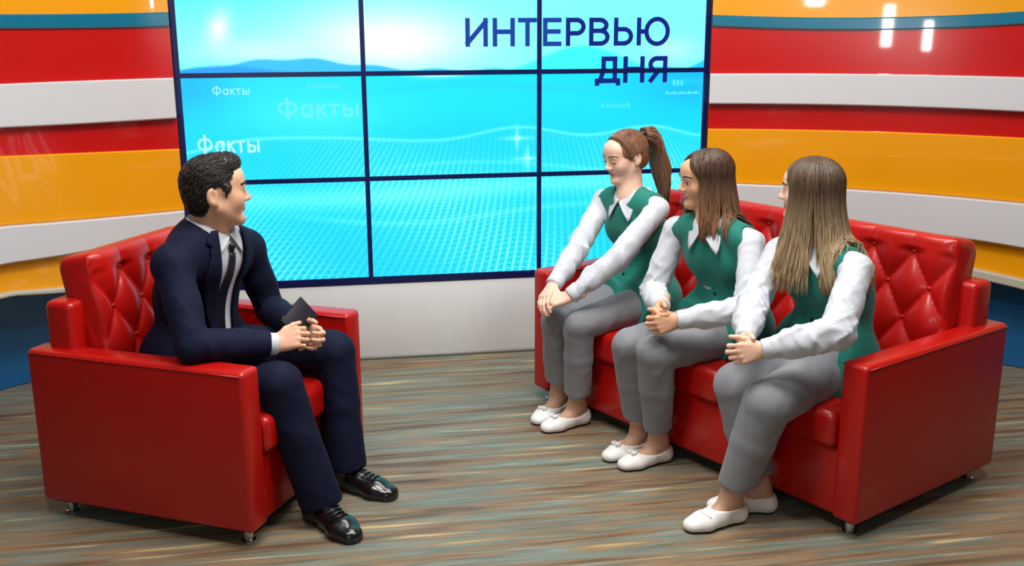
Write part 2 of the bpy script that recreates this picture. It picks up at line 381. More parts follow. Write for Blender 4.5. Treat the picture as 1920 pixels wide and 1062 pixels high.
# ------------------------------------------------------------------ video wall
PW, PH, ZB = 0.873, 0.516, 0.432
def picture(u, v):
    """colour (display sRGB 0..1) of the studio graphic at u 0..3, v 0..3 from the bottom"""
    def ss(a, b, x): t = np.clip((x - a) / (b - a), 0, 1); return t * t * (3 - 2 * t)
    def mixc(c, d, t): return c * (1 - t[..., None]) + np.array(d, float) / 255 * t[..., None]
    c = np.ones(u.shape + (3,)) * np.array((0, 208, 248.)) / 255
    # lower water
    c = mixc(c, (0, 196, 250), ss(0.9, 0.15, v) * (0.55 + 0.3 * np.sin(u * 2.1 + 0.5)))
    c = mixc(c, (96, 244, 255), np.exp(-((v - 0.86 + 0.05 * np.sin(u * 2.2)) / 0.11) ** 2) * 0.7)
    c = mixc(c, (120, 250, 255), np.exp(-((v - 0.62 - 0.07 * np.sin(u * 3 + 1)) / 0.03) ** 2) * 0.35 * ss(0.3, 1.0, u))
    # far water of the middle row
    c = mixc(c, (0, 222, 252), ss(1.3, 1.75, v) * ss(2.05, 1.95, v) * 0.7)
    c = mixc(c, (0, 172, 250), ss(1.4, 1.9, v) * (np.exp(-((u - 0.05) / 0.25) ** 2) + np.exp(-((u - 2.95) / 0.4) ** 2)) * 0.8)
    c = mixc(c, (70, 236, 255), np.exp(-((u - 0.75) / 0.45) ** 2 - ((v - 1.6) / 0.25) ** 2) * 0.7)
    c = mixc(c, (235, 255, 255), np.exp(-((u - 1.42) / 0.16) ** 2 - ((v - 1.985) / 0.03) ** 2) * 0.9)
    c = mixc(c, (20, 205, 250), np.exp(-((v - 1.86 - 0.03 * np.sin(u * 5)) / 0.035) ** 2) * ss(0.9, 1.3, u) * 0.5)
    # net surface
    ridge = 1.36 + 0.05 * np.sin(u * 2.4 + 0.2) + 0.16 * np.exp(-((u - 1.88) / 0.33) ** 2) + 0.08 * np.exp(-((u - 2.62) / 0.25) ** 2) - 0.06 * ss(2.7, 3, u)
    ridge = np.where(u < 0.35, ridge - 0.25 * (0.35 - u), ridge)
    inn = ss(ridge + 0.012, ridge - 0.012, v)
    c = mixc(c, (0, 206, 250), inn * ss(0.95, 1.3, v) * 0.6)
    dep = np.clip(ridge - v, 0.0, 3); pv = np.log1p(dep * 2.2) * 15
    uu = (u - 1.5) * (34 / (1 + 0.45 * dep)) + 4.5 * dep + 0.5 * np.sin(u * 2.2)
    l1 = np.exp(-((np.abs(((uu + 0.5) % 1) - 0.5)) / 0.2) ** 2); l2 = np.exp(-((np.abs(((pv * 2.2 + 0.5 + 0.6 * np.sin(u * 2.5)) % 1) - 0.5)) / 0.2) ** 2)
    fade = inn * (0.34 + 0.36 * ss(0.0, 0.5, dep)) * (0.7 + 0.3 * np.sin(u * 4.1 + v * 2.7))
    c = mixc(c, (150, 252, 255), np.clip(np.maximum(l1, l2 * 0.6) * fade * 1.15, 0, 1))
    c = mixc(c, (135, 250, 255), np.exp(-((v - ridge) / 0.016) ** 2) * 0.6)
    # second swell
    r2 = 1.02 + 0.12 * np.sin(u * 1.9 - 1.4); c = mixc(c, (140, 250, 255), np.exp(-((v - r2) / 0.02) ** 2) * 0.35 * ss(0.8, 1.6, u))
    for gx, gy, gs in ((1.87, 1.36, 0.10), (1.93, 1.16, 0.09), (2.63, 1.12, 0.05)):
        c = mixc(c, (180, 255, 255), (np.exp(-((u - gx) / gs) ** 2 - ((v - gy) / 0.02) ** 2) + np.exp(-((u - gx) / 0.015) ** 2 - ((v - gy) / 0.12) ** 2)) * 0.6)
    # sky
    sky = ss(1.985, 2.0, v); s = np.ones(u.shape + (3,)) * np.array((120, 250, 255.)) / 255
    s = mixc(s, (60, 226, 250), ss(2.35, 2.95, v) * ss(1.0, 0.3, u))
    s = mixc(s, (236, 255, 255), np.clip(np.exp(-((u - 1.15) / 0.5) ** 2 - ((v - 2.3) / 0.3) ** 2) * 1.1, 0, 1))
    s = mixc(s, (200, 252, 255), np.exp(-((u - 0.45) / 0.35) ** 2 - ((v - 2.22) / 0.12) ** 2) * 0.8)
    s = mixc(s, (240, 255, 255), np.exp(-((u - 0.23 - 0.1 * (v - 2.4)) / 0.06) ** 2 - ((v - 2.42) / 0.15) ** 2) * 0.9)
    s = mixc(s, (200, 253, 255), np.exp(-((u - 2.8) / 0.15) ** 2 - ((v - 2.2) / 0.12) ** 2) * 0.6)
    h1 = 2.03 + 0.12 * np.exp(-((u - 0.6) / 0.45) ** 2) + 0.012 * np.sin(u * 19); s = mixc(s, (30, 176, 240), ss(h1 + 0.01, h1 - 0.02, v) * 0.9)
    h0 = 2.0 + 0.09 * np.exp(-((u - 0.25) / 0.3) ** 2); s = mixc(s, (10, 148, 236), ss(h0 + 0.02, h0 - 0.03, v) * 0.9)
    h2 = 1.98 + 0.27 * np.exp(-((u - 2.25) / 0.33) ** 2); s = mixc(s, (48, 238, 252), ss(h2 + 0.01, h2 - 0.03, v) * 0.95)
    h3 = 1.95 + 0.2 * np.exp(-((u - 3.1) / 0.22) ** 2); s = mixc(s, (16, 190, 246), ss(h3 + 0.01, h3 - 0.03, v) * 0.95)
    return c * (1 - sky[..., None]) + s * sky[..., None]
def screen_material():
    mt = bpy.data.materials.new('screen_picture'); mt.use_nodes = True; nt = mt.node_tree; b = nt.nodes['Principled BSDF']
    at = nt.nodes.new('ShaderNodeAttribute'); at.attribute_name = 'picture'
    b.inputs['Base Color'].default_value = (0.01, 0.01, 0.015, 1); b.inputs['Roughness'].default_value = 0.35
    nt.links.new(at.outputs['Color'], b.inputs['Emission Color']); b.inputs['Emission Strength'].default_value = 1.2
    return mt
scr_m = screen_material()
vw = thing('video_wall', 'large three by three video wall with cyan landscape graphic and blue lettering', 'video wall', (0, 0, 0))
NXS, NZS = 190, 112
def srgb2lin(c): return np.where(c <= 0.04045, c / 12.92, ((np.clip(c, 0, None) + 0.055) / 1.055) ** 2.4)
BZ = 0.0115
for r in range(3):
    for c in range(3):
        x0 = (c - 1.5) * PW; z0 = ZB + r * PH
        pan = box_obj('display_panel', (x0 + 0.0006, 0.004, z0 + 0.0006), (x0 + PW - 0.0006, 0.10, z0 + PH - 0.0006), bezel_m, vw, 0.0)
        gx = np.linspace(BZ, PW - BZ, NXS + 1); gz = np.linspace(BZ, PH - BZ, NZS + 1)
        U, Vv = np.meshgrid((gx + c * PW) / PW, (gz + r * PH) / PH, indexing='ij')
        col = srgb2lin(picture(U, Vv)); XX, ZZ = np.meshgrid(gx + x0, gz + z0, indexing='ij')
        V = np.stack([XX.ravel(), np.full(XX.size, 0.002), ZZ.ravel()], 1); id_ = np.arange(XX.size).reshape(XX.shape)
        F = np.stack([id_[:-1, :-1].ravel(), id_[1:, :-1].ravel(), id_[1:, 1:].ravel(), id_[:-1, 1:].ravel()], 1)
        me = quads_mesh('screen', V, F); ca_ = me.color_attributes.new('picture', 'FLOAT_COLOR', 'POINT')
        ca_.data.foreach_set('color', np.concatenate([col.reshape(-1, 3), np.ones((XX.size, 1))], 1).astype(np.float32).ravel())
        link('screen', me, scr_m, pan, smooth=False)
        fb = bmesh.new()
        for lo, hi in (((x0, -0.004, z0), (x0 + BZ, 0.004, z0 + PH)), ((x0 + PW - BZ, -0.004, z0), (x0 + PW, 0.004, z0 + PH)), ((x0 + BZ, -0.004, z0), (x0 + PW - BZ, 0.004, z0 + BZ)), ((x0 + BZ, -0.004, z0 + PH - BZ), (x0 + PW - BZ, 0.004, z0 + PH))):
            rbox(fb, lo, hi, 0)
        link('bezel', bm_mesh('bezel', fb), bezel_m, pan, smooth=False)
fb = bmesh.new()
for lo, hi in (((-1.5 * PW - 0.014, -0.006, ZB - 0.02), (-1.5 * PW, 0.1, ZB + 3 * PH + 0.02)), ((1.5 * PW, -0.006, ZB - 0.02), (1.5 * PW + 0.014, 0.1, ZB + 3 * PH + 0.02)), ((-1.5 * PW, -0.006, ZB - 0.022), (1.5 * PW, 0.1, ZB)), ((-1.5 * PW, -0.006, ZB + 3 * PH), (1.5 * PW, 0.1, ZB + 3 * PH + 0.02))):
    rbox(fb, lo, hi, 0)
link('outer_frame', bm_mesh('outer_frame', fb), bezel_m, vw, smooth=False)
def emit(name, rgb, st=1.0):
    mt = bpy.data.materials.new(name); mt.use_nodes = True; b = mt.node_tree.nodes['Principled BSDF']; b.inputs['Base Color'].default_value = (0.005, 0.005, 0.02, 1); b.inputs['Specular IOR Level'].default_value = 0.1
    b.inputs['Emission Color'].default_value = (*lin(rgb), 1); b.inputs['Emission Strength'].default_value = st; return mt
GL = {  # strokes in a unit box: polylines
 'И': [[(0, 1), (0, 0)], [(0, 0.06), (1, 0.94)], [(1, 1), (1, 0)]], 'Н': [[(0, 1), (0, 0)], [(0, 0.52), (1, 0.52)], [(1, 1), (1, 0)]], 'Т': [[(0, 1), (1, 1)], [(0.5, 1), (0.5, 0)]],
 'Е': [[(1, 1), (0, 1), (0, 0), (1, 0)], [(0, 0.52), (0.95, 0.52)]], 'Р': [[(0, 0), (0, 1), (0.55, 1), ('arc', 0.55, 0.72, 0.45, 0.28, 90, -90), (0, 0.44)]],
 'В': [[(0, 0.54), (0, 1), (0.5, 1), ('arc', 0.5, 0.77, 0.42, 0.23, 90, -90), (0, 0.54)], [(0, 0.54), (0.55, 0.54), ('arc', 0.55, 0.27, 0.45, 0.27, 90, -90), (0, 0), (0, 0.54)]],
 'Ь': [[(0, 1), (0, 0), (0.52, 0), ('arc', 0.52, 0.3, 0.48, 0.3, -90, 90), (0, 0.6)]], 'Ю': [[(0, 1), (0, 0)], [(0, 0.5), (0.26, 0.5)], [('arc', 0.63, 0.5, 0.37, 0.53, 180, -180)]],
 'Д': [[(0, -0.2), (0, 0), (1, 0), (1, -0.2)], [(0.14, 0), (0.30, 0.5), (0.30, 1), (0.84, 1), (0.84, 0)]], 'Я': [[(1, 0), (1, 1), (0.45, 1), ('arc', 0.45, 0.72, 0.45, 0.28, 90, 270), (1, 0.44)], [(0.55, 0.44), (0.05, 0)]]}
def stroke_letter(ch, u0, u1, v0, v1, sw, mt):
    """one flat letter of even stroke width sw (metres) on the screens"""
    X0 = (u0 - 1.5) * PW + sw / 2; X1 = (u1 - 1.5) * PW - sw / 2; Z0 = ZB + v0 * PH + sw / 2; Z1 = ZB + v1 * PH - sw / 2; mb = MB()
    for pl in GL[ch]:
        pts = []
        for p in pl:
            if p[0] == 'arc':
                for a in np.linspace(p[5], p[6], 28): pts.append((p[1] + p[3] * math.cos(math.radians(a)), p[2] + p[4] * math.sin(math.radians(a))))
            else: pts.append(p)
        pts = np.array([(X0 + (X1 - X0) * x, Z0 + (Z1 - Z0) * z) for x, z in pts]); n = len(pts); h = sw / 2
        sub = []
        for k in range(n - 1):
            a, b = pts[k], pts[k + 1]; d = (b - a) / (np.hypot(*(b - a)) + 1e-9); q = A(-d[1], d[0]) * h; e0 = d * (h if True else 0) * (1 if np.hypot(*(b - a)) > sw else 0.25)
            yy = 0.0012 - 0.00002 * (len(mb.f) % 40); mb.add([(p[0], yy, p[1]) for p in (a - e0 - q, b + e0 - q, b + e0 + q, a - e0 + q)], [(0, 1, 2, 3)])
    return link('letter', mb.mesh('letter'), mt, vw, smooth=False)
def ux(x): return 1 + (x - 674) / 340 if x < 1014 else 2 + (x - 1014) / 315
tm = emit('letter_blue', (14, 66, 162)); tm2 = emit('letter_deep_blue', (0, 32, 130))
for ch, a, b, mt_ in (('И', 115, 282, tm), ('Н', 318, 484, tm), ('Т', 508, 650, tm), ('Е', 694, 824, tm), ('Р', 855, 995, tm2), ('В', 1020, 1167, tm2), ('Ь', 1197, 1336, tm2), ('Ю', 1362, 1602, tm2)):
    stroke_letter(ch, ux(840 + a / 3.84), ux(840 + b / 3.84), 2 + (129 - 82) / 195, 2 + (129 - 30) / 195, 0.0225, mt_)
for ch, a, b in (('Д', 1066, 1250), ('Н', 1270, 1425), ('Я', 1452, 1592)):
    stroke_letter(ch, ux(840 + a / 3.84), ux(840 + b / 3.84), 2 + (129 - 152) / 195, 2 + (129 - 102) / 195, 0.0235, tm2)
GL.update({'Ф': [[(0.5, 1.12), (0.5, -0.12)], [('arc', 0.5, 0.52, 0.5, 0.38, 0, 360)]], 'а': [[(1, 0.7), (1, 0)], [('arc', 0.5, 0.35, 0.5, 0.35, 0, 360)]], 'к': [[(0, 0.7), (0, 0)], [(0, 0.33), (0.9, 0.7)], [(0.3, 0.42), (1, 0)]],
 'т': [[(0, 0.7), (1, 0.7)], [(0.5, 0.7), (0.5, 0)]], 'ы': [[(0, 0.7), (0, 0), (0.4, 0), ('arc', 0.4, 0.2, 0.25, 0.2, -90, 90), (0, 0.4)], [(1, 0.7), (1, 0)]]})
def small_word(x0, x1, y0, y1, sw, mt):     # the repeated word in pale letters, box in frame pixels of the screens' picture
    k = (x1 - x0) / 5.1
    for ch, a, b in (('Ф', 0, 1.25), ('а', 1.45, 2.2), ('к', 2.45, 3.1), ('т', 3.2, 3.9), ('ы', 4.1, 5.1)):
        stroke_letter(ch, a * k + x0, b * k + x0, y0, y1, sw, mt)
small_word(0.175, 0.375, 1.82, 1.90, 0.0055, emit('faint_white_letters', (170, 250, 255)))
small_word(0.52, 0.965, 1.60, 1.77, 0.013, emit('fainter_letters', (112, 246, 255)))
small_word(0.075, 0.41, 1.28, 1.44, 0.011, emit('pale_white_letters', (190, 252, 255)))
def faint_row(u0, u1, v0, v1, n, mt):       # a line of print too faint to read: a row of short pale bars
    mb = MB(); w = (u1 - u0) / n
    for i in range(n):
        a = (u0 + i * w - 1.5) * PW; b = a + w * PW * 0.68; lo = ZB + v0 * PH; hi = ZB + (v1 - (0.012 if i % 3 else 0)) * PH
        mb.add([(a, 0.0008, lo), (b, 0.0008, lo), (b, 0.0008, hi), (a, 0.0008, hi)], [(0, 1, 2, 3)])
    link('faint_print', mb.mesh('faint_print'), mt, vw, smooth=False)
faint_row(0.69, 0.87, 1.87, 1.925, 9, emit('faintest_letters', (84, 240, 255))); faint_row(2.80, 2.87, 1.85, 1.91, 3, emit('faint_cyan_letters', (90, 244, 255)))
faint_row(2.76, 2.97, 1.765, 1.795, 14, emit('pale_cyan_letters', (120, 248, 255))); faint_row(2.37, 2.55, 1.64, 1.69, 7, emit('dim_cyan_letters', (70, 238, 255)))

# ------------------------------------------------------------------ sofa and armchair
def upholstered(name, label, cat, loc, rotz, L, nseat, brows, dims):
    D, aw, zl, zt, zs = dims
    t = thing(name, label, cat, loc, rotz)
    for x0 in (0.0, L - aw):     # arms: slightly crowned top
        bm = bmesh.new(); rbox(bm, (x0, 0.0, zl), (x0 + aw, D, zt), 0.018, 4)
        o = link('armrest', bm_mesh('armrest', bm), leather, t)
        bm = MB()
        for zz, ins in ((zt - 0.012, 0.004),):
            path = [(x0 - 0.001, 0.012, zz), (x0 - 0.001, D - 0.012, zz)]; path2 = [(x0 + aw + 0.001, 0.012, zz), (x0 + aw + 0.001, D - 0.012, zz)]
            for p in (path, path2): bm.add(*tube_pts(np.linspace(p[0], p[1], 8), [0.0028] * 8, 6))
        link('piping', bm.mesh('piping'), leather, o)
    box_obj('base', (aw, 0.02, zl), (L - aw, D - 0.03, zs - 0.145), leather, t, 0.012)
    box_obj('underside', (0.03, 0.03, zl - 0.012), (L - 0.03, D - 0.03, zl + 0.005), dark_under, t, 0.0)
    w = (L - 2 * aw) / nseat
    for i in range(nseat):       # seat cushions, crowned
        x0 = aw + i * w + 0.004; x1 = aw + (i + 1) * w - 0.004; nx, ny = 22, 22; V = []; F = []
        bm = bmesh.new(); rbox(bm, (x0, -0.012, zs - 0.143), (x1, 0.58, zs - 0.02), 0.028, 5)
        bmesh.ops.subdivide_edges(bm, edges=[e for e in bm.edges if e.calc_length() > 0.1], cuts=8, use_grid_fill=True)
        for v in bm.verts:
            a = (v.co.x - x0) / (x1 - x0); b = (v.co.y + 0.012) / 0.592
            if v.co.z > zs - 0.06: v.co.z += 0.02 * (max(0, math.sin(math.pi * a)) ** 0.4) * (max(0, math.sin(math.pi * min(1, b))) ** 0.35)
        link('seat_cushion', bm_mesh('seat_cushion', bm), leather, t)
    # tufted back
    p0 = A(0.535, zs - 0.06); p1 = A(0.640, 0.948); ax = nrm(p1 - p0); nr = A(-ax[1], ax[0])     # nr points to the front
    H = np.linalg.norm(p1 - p0); th = 0.15; x0, x1 = aw + 0.006, L - aw - 0.006; nxs = int((x1 - x0) / 0.0065); nzf = 84
    xs = np.linspace(x0, x1, nxs); pitch = (x1 - x0) / max(1, round((x1 - x0) / 0.165)); rows = 0.125; top_s = H - 0.075
    ring = []; sF = np.linspace(0, H - 0.03, nzf)
    S, X = np.meshgrid(sF, xs)
    a = (X - x0) / pitch + (top_s - S) / (2 * rows); b = (X - x0) / pitch - (top_s - S) / (2 * rows)
    pil = (np.abs(np.sin(math.pi * a)) ** 0.55) * (np.abs(np.sin(math.pi * b)) ** 0.55)
    # above the top button row the folds run straight up
    stt = np.abs(np.sin(math.pi * (X - x0) / pitch)) ** 0.5; up = np.clip((S - top_s) / 0.02, 0, 1); pil = np.where(S > top_s, pil * (1 - up) + (0.55 + 0.45 * stt) * up, pil)
    edge = np.clip((X - x0) / 0.05, 0, 1) * np.clip((x1 - X) / 0.05, 0, 1); edge = edge ** 0.5
    dispv = 0.028 * pil * edge - 0.025
    y = p0[0] + ax[0] * S + nr[0] * dispv; z = p0[1] + ax[1] * S + nr[1] * dispv
    V = []; F = []; cr = []
    for i, x in enumerate(xs):
        e = min(x - x0, x1 - x); q = min(e / 0.03, 1); ins = 0.03 * (1 - math.sqrt(1 - (1 - q) ** 2))
        pts = [(y[i, j], z[i, j]) for j in range(nzf)]
        c0 = p0 + ax * (H - 0.03); r = 0.03
        for k in range(1, 7):
            g = k / 6 * math.pi / 2; pts.append(tuple(c0 + nr * (-r + r * math.cos(g)) * 1.0 + ax * r * math.sin(g) + nr * (dispv[i, -1] * (1 - k / 6))))
        pts.append(tuple(p0 + ax * H - nr * (th - 0.03)))
        for k in range(1, 7):
            g = k / 6 * math.pi / 2; pts.append(tuple(p0 + ax * (H - 0.03) - nr * (th - 0.03) + ax * 0.03 * math.cos(g) - nr * 0.03 * math.sin(g)))
        pts.append(tuple(p0 - nr * th)); pts = np.array(pts); cen = (p0 + ax * H / 2 - nr * th / 2)
        pts = pts - (pts - cen) / (np.linalg.norm(pts - cen, axis=1)[:, None]) * ins
        n = len(pts); V += [(x, p[0], p[1]) for p in pts]
    for i in range(nxs - 1):
        for j in range(n):
            j2 = (j + 1) % n; F.append((i * n + j, i * n + j2, (i + 1) * n + j2, (i + 1) * n + j))
    F.append(tuple(range(n))[::-1]); F.append(tuple((nxs - 1) * n + j for j in range(n)))
    mb = pydata('backrest', V, F); bmx = bmesh.new(); bmx.from_mesh(mb); bmesh.ops.recalc_face_normals(bmx, faces=bmx.faces); bmx.to_mesh(mb); bmx.free()
    bk = link('backrest', mb, leather, t)
    btn = None; nb = int(round((x1 - x0) / pitch))
    for rr in range(3):
        for cc in range(nb + 1):
            xx = x0 + (cc + (0.5 if rr % 2 else 0)) * pitch; s = top_s - rr * rows
            if xx < x0 + 0.04 or xx > x1 - 0.04 or s < 0.05: continue
            q = p0 + ax * s - nr * 0.022
            if btn is None:
                bm = bmesh.new(); bmesh.ops.create_uvsphere(bm, u_segments=12, v_segments=8, radius=0.0085, matrix=Matrix.Diagonal((1, 0.55, 1, 1))); btn = bm_mesh('button', bm)
            o = link('button', btn, leather, bk); o.location = (xx, q[0], q[1])
    # frame panel behind the back
    bm = bmesh.new(); rbox(bm, (0.045, D - 0.17, zl), (L - 0.045, D - 0.055, 0.785), 0.025, 4); link('back_frame', bm_mesh('back_frame', bm), leather, t)
    fm = None
    for fx in (0.06, L - 0.06):
        for fy in (0.06, D - 0.07):
            V, F = tube_pts([(fx, fy, 0.0), (fx, fy, 0.006), (fx, fy, 0.008), (fx, fy, zl - 0.012), (fx, fy, zl - 0.008), (fx, fy, zl)], [0.024, 0.024, 0.017, 0.017, 0.026, 0.026], 16)
            link('foot', pydata('foot', V, F), chrome, t, smooth=False)
    return t
DIM = (0.860, 0.100, 0.058, 0.620, 0.445)
SO = A(1.0744, -2.2717); SA = A(-0.45371554, 0.89114657); SB = A(0.89114657, 0.45371554); SL = 1.763
CO = A(-0.9063, -1.9794); CA = A(0.46997342, 0.88268057); CB = A(-0.88268057, 0.46997342); CW = 0.827
o_ = SO + SA * SL
upholstered('sofa', 'long red leather sofa with tufted back, seating three women', 'sofa', (o_[0], o_[1], 0), math.atan2(-SA[1], -SA[0]), SL, 3, 3, DIM)
upholstered('armchair', 'red leather armchair with tufted back under the man in a suit', 'armchair', (CO[0], CO[1], 0), math.atan2(CA[1], CA[0]), CW, 1, 3, DIM)

# ------------------------------------------------------------------ people
HZ = 0.92     # head height factor
def head_frame(f, pitch=0.0, roll=0.0):
    f = nrm(A(f[0], f[1], 0)); r = A(f[1], -f[0], 0)        # person's right
    f2 = f * math.cos(pitch) + A(0, 0, 1) * math.sin(pitch); u = nrm(np.cross(r, f2))
    r2 = r * math.cos(roll) + u * math.sin(roll); u2 = nrm(np.cross(r2, f2)); return np.array([r2, f2, u2])
def head_prims(c, Rm, s, neck, female, lids=0.0):
    def w(x, y, z): return c + s * (Rm[0] * x + Rm[1] * y + Rm[2] * z * HZ)
    P = []
    def E(x, y, z, rx, ry, rz, k, mode='u'): P.append(ell(w(x, y, z), Rm, A(rx, ry, rz * HZ) * s, k * s, mode))
    def Cn(a, b, ra, rb, k, mode='u', n=None, q=1): P.append(cone(w(*a), w(*b), ra * s, rb * s, n, q, k * s, mode))
    jw = 0.88 if female else 1.0; ey = -0.020 if female else -0.030
    E(0, -0.016, 0.036, 0.073, 0.093, 0.083, 0.02)
    E(0, 0.022, -0.022, 0.060 * jw + 0.003, 0.062, 0.082, 0.03)
    for q in (-1, 1):
        Cn((q * 0.050 * jw, -0.006, -0.050), (q * 0.016, 0.056, -0.098), 0.019, 0.017, 0.03)
        E(q * 0.033, 0.052, -0.026, 0.026, 0.024, 0.030, 0.03)
    E(0, 0.064, -0.101, 0.018 * jw, 0.018, 0.017, 0.025)
    E(0, 0.058, 0.048, 0.052, 0.030, 0.040, 0.03)             # forehead
    Cn((-0.038, 0.074, 0.018), (0.038, 0.074, 0.018), 0.0095, 0.0095, 0.018)   # brow
    for q in (-1, 1): E(q * 0.032, 0.092, 0.000, 0.018, 0.014, 0.011, 0.014, 's')
    Cn((0, 0.080, 0.012), (0, 0.0985, -0.028), 0.0068, 0.0088, 0.012)
    E(0, 0.0965, -0.031, 0.0105, 0.0115, 0.0082, 0.008)
    for q in (-1, 1): E(q * 0.0105, 0.088, -0.0335, 0.008, 0.010, 0.007, 0.006)
    Cn((-0.015, 0.0775, -0.0570), (0.015, 0.0775, -0.0570), 0.0062, 0.0062, 0.007); E(0, 0.0815, -0.0568, 0.011, 0.007, 0.0050, 0.006)
    E(0, 0.0790, -0.0678, 0.0155, 0.0085, 0.0068, 0.007)
    E(0, 0.091, -0.0622, 0.021, 0.0075, 0.0018, 0.003, 's')
    E(0, 0.086, -0.083, 0.014, 0.006, 0.006, 0.010, 's')
    for q in (-1, 1):   # ears, eyelids
        E(q * 0.074, ey, -0.006, 0.009, 0.018, 0.031, 0.008); E(q * 0.083, ey + 0.004, -0.003, 0.006, 0.010, 0.018, 0.006, 's'); E(q * 0.073, ey + 0.008, -0.030, 0.007, 0.009, 0.011, 0.006)
        E(q * 0.031, 0.0725, 0.0005, 0.0165, 0.0132, 0.0120, 0.006)
        if not lids: E(q * 0.032, 0.0890, 0.0000, 0.0150, 0.0170, 0.0058, 0.002, 's')
    P.append(cone(w(0, -0.030, -0.040), neck, (0.044 if female else 0.054) * s, (0.050 if female else 0.064), k=0.03))
    P.append(cone(w(0, -0.008, -0.076), neck + (Rm[1] * A(1, 1, 0)) * 0.015, (0.036 if female else 0.044) * s, 0.046 if female else 0.055, k=0.03))
    return P
def hand_prims(wr, fd, pn, ts, s, curls, spread=0.1, thumb=(0.6, 0.6, 0.35), k=0.004):
    """wrist, finger direction, palm normal, thumb side, scale, per-finger curl angles (knuckle, middle, tip)"""
    fd = nrm(fd); pn = nrm(pn - fd * (pn @ fd)); ts = nrm(ts - fd * (ts @ fd) - pn * (ts @ pn)); P = []
    kn = [(0.084, 0.030), (0.088, 0.010), (0.084, -0.011), (0.075, -0.030)]; ln = [(0.040, 0.025, 0.020), (0.045, 0.028, 0.021), (0.041, 0.026, 0.020), (0.032, 0.020, 0.018)]
    rr = [0.0092, 0.0094, 0.0088, 0.0078]
    P.append(cone(wr - fd * 0.05 * s, wr + fd * 0.02 * s, 0.027 * s, 0.024 * s, pn, 1.25, 0.012))
    for i in range(4):
        a = wr + fd * 0.012 * s + ts * kn[i][1] * 0.62 * s; b = wr + fd * kn[i][0] * s + ts * kn[i][1] * s
        P.append(cone(a, b, 0.0155 * s, 0.0112 * s, k=0.012 * s))
    P.append(ell(wr + fd * 0.045 * s + pn * 0.006 * s, np.array([fd, ts, pn]), A(0.04, 0.034, 0.015) * s, 0.012 * s))
    for i in range(4):
        p = wr + fd * kn[i][0] * s + ts * kn[i][1] * s; ang = 0; c = curls[i] if isinstance(curls[0], (tuple, list)) else curls
        for j in range(3):
            ang += c[j]; d = nrm(fd * math.cos(ang) + pn * math.sin(ang) + ts * (1.5 - i) * spread * 0.5 * max(0, math.cos(ang)))
            q = p + d * ln[i][j] * s; r0 = rr[i] * s * (1 - 0.08 * j); P.append(cone(p, q, r0, r0 * 0.9, k=k * s)); p = q
    p = wr + fd * 0.018 * s + ts * 0.020 * s + pn * 0.006 * s
    for j, (l, r0, r1, m) in enumerate(((0.042, 0.0145, 0.0115, 0.0), (0.031, 0.0108, 0.0096, 0.35), (0.026, 0.0096, 0.0078, 0.55))):
        d = nrm(fd * (thumb[0] + m) + ts * thumb[1] * (1 - m) + pn * (thumb[2] + m * 0.4)); q = p + d * l * s; P.append(cone(p, q, r0 * s, r1 * s, k=(0.010 if j == 0 else 0.005) * s)); p = q
    return P
def foot_frame(a, t): d = nrm(A(t[0] - a[0], t[1] - a[1], 0)); return d, A(d[1], -d[0], 0)
def foot_prims(a, t, L, g=0.0):
    d, r = foot_frame(a, t); b = A(a[0], a[1], 0); z = A(0, 0, 1); s = L / 0.235
    h = b - d * 0.028 * s + z * 0.032; m1 = b + d * 0.055 * s + z * 0.036; ball = b + d * 0.112 * s + z * 0.024; toe = b + d * 0.152 * s + z * 0.020
    return [cone(A(*a) + z * 0.03, h, 0.034 + g, 0.031 * s + g, k=0.02), cone(A(*a), m1, 0.034 + g, 0.030 + g, k=0.025), cone(h, ball, 0.030 * s + g, 0.030 * s + g, k=0.02),
            cone(m1, ball, 0.030 * s + g, 0.026 * s + g, k=0.02), cone(ball - r * 0.010 * s, toe - r * 0.004 * s, 0.034 * s + g, 0.025 * s + g, z, 1.35, 0.02), cone(ball + r * 0.012 * s, toe + r * 0.006 * s, 0.031 * s + g, 0.024 * s + g, z, 1.35, 0.02)]
class Body: pass
def torso_frame(J):
    lat = nrm(J['sL'] - J['sR']); up = nrm(J['nk'] - J['pel']); fw = nrm(np.cross(lat, up)); up = nrm(np.cross(fw, lat)); return lat, fw, up
def torso_prims(J, T, g=0.0, bust=True, hips=True, k=0.04):
    lat, fw, up = torso_frame(J); P = []
    if hips: P.append(cone(J['hL'] + A(0, 0, T.get('hz', 0.0)), J['hR'] + A(0, 0, T.get('hz', 0.0)), T['hip'] + g, T['hip'] + g, k=k))
    P.append(cone(J['pel'] + up * 0.05, J['ch'] - up * 0.03, T['waist'] * 1.05 + g, T['waist'] + g, fw, T['flat'], k))
    P.append(cone(J['ch'] - up * 0.03, J['nk'] - up * 0.10 - fw * 0.01, T['waist'] + g, T['chest'] + g, fw, T['flat'], k))
    P.append(cone(J['sL'] - lat * 0.015 - up * 0.012, J['sR'] + lat * 0.015 - up * 0.012, T['shr'] + g, T['shr'] + g, k=k))
    for q in ('sL', 'sR'): P.append(cone(J['nk'] + up * 0.005, J[q], T.get('trap', 0.045) + g, T['shr'] * 0.8 + g, k=0.03))
    if bust and T.get('bust'):
        for q in (-1, 1): P.append(ell(J['ch'] + fw * (T['waist'] / T['flat'] * 0.80) + lat * q * 0.062 + up * 0.035, np.array([lat, fw, up]), A(0.062, T['bust'], 0.062) + g, 0.045))
    return P
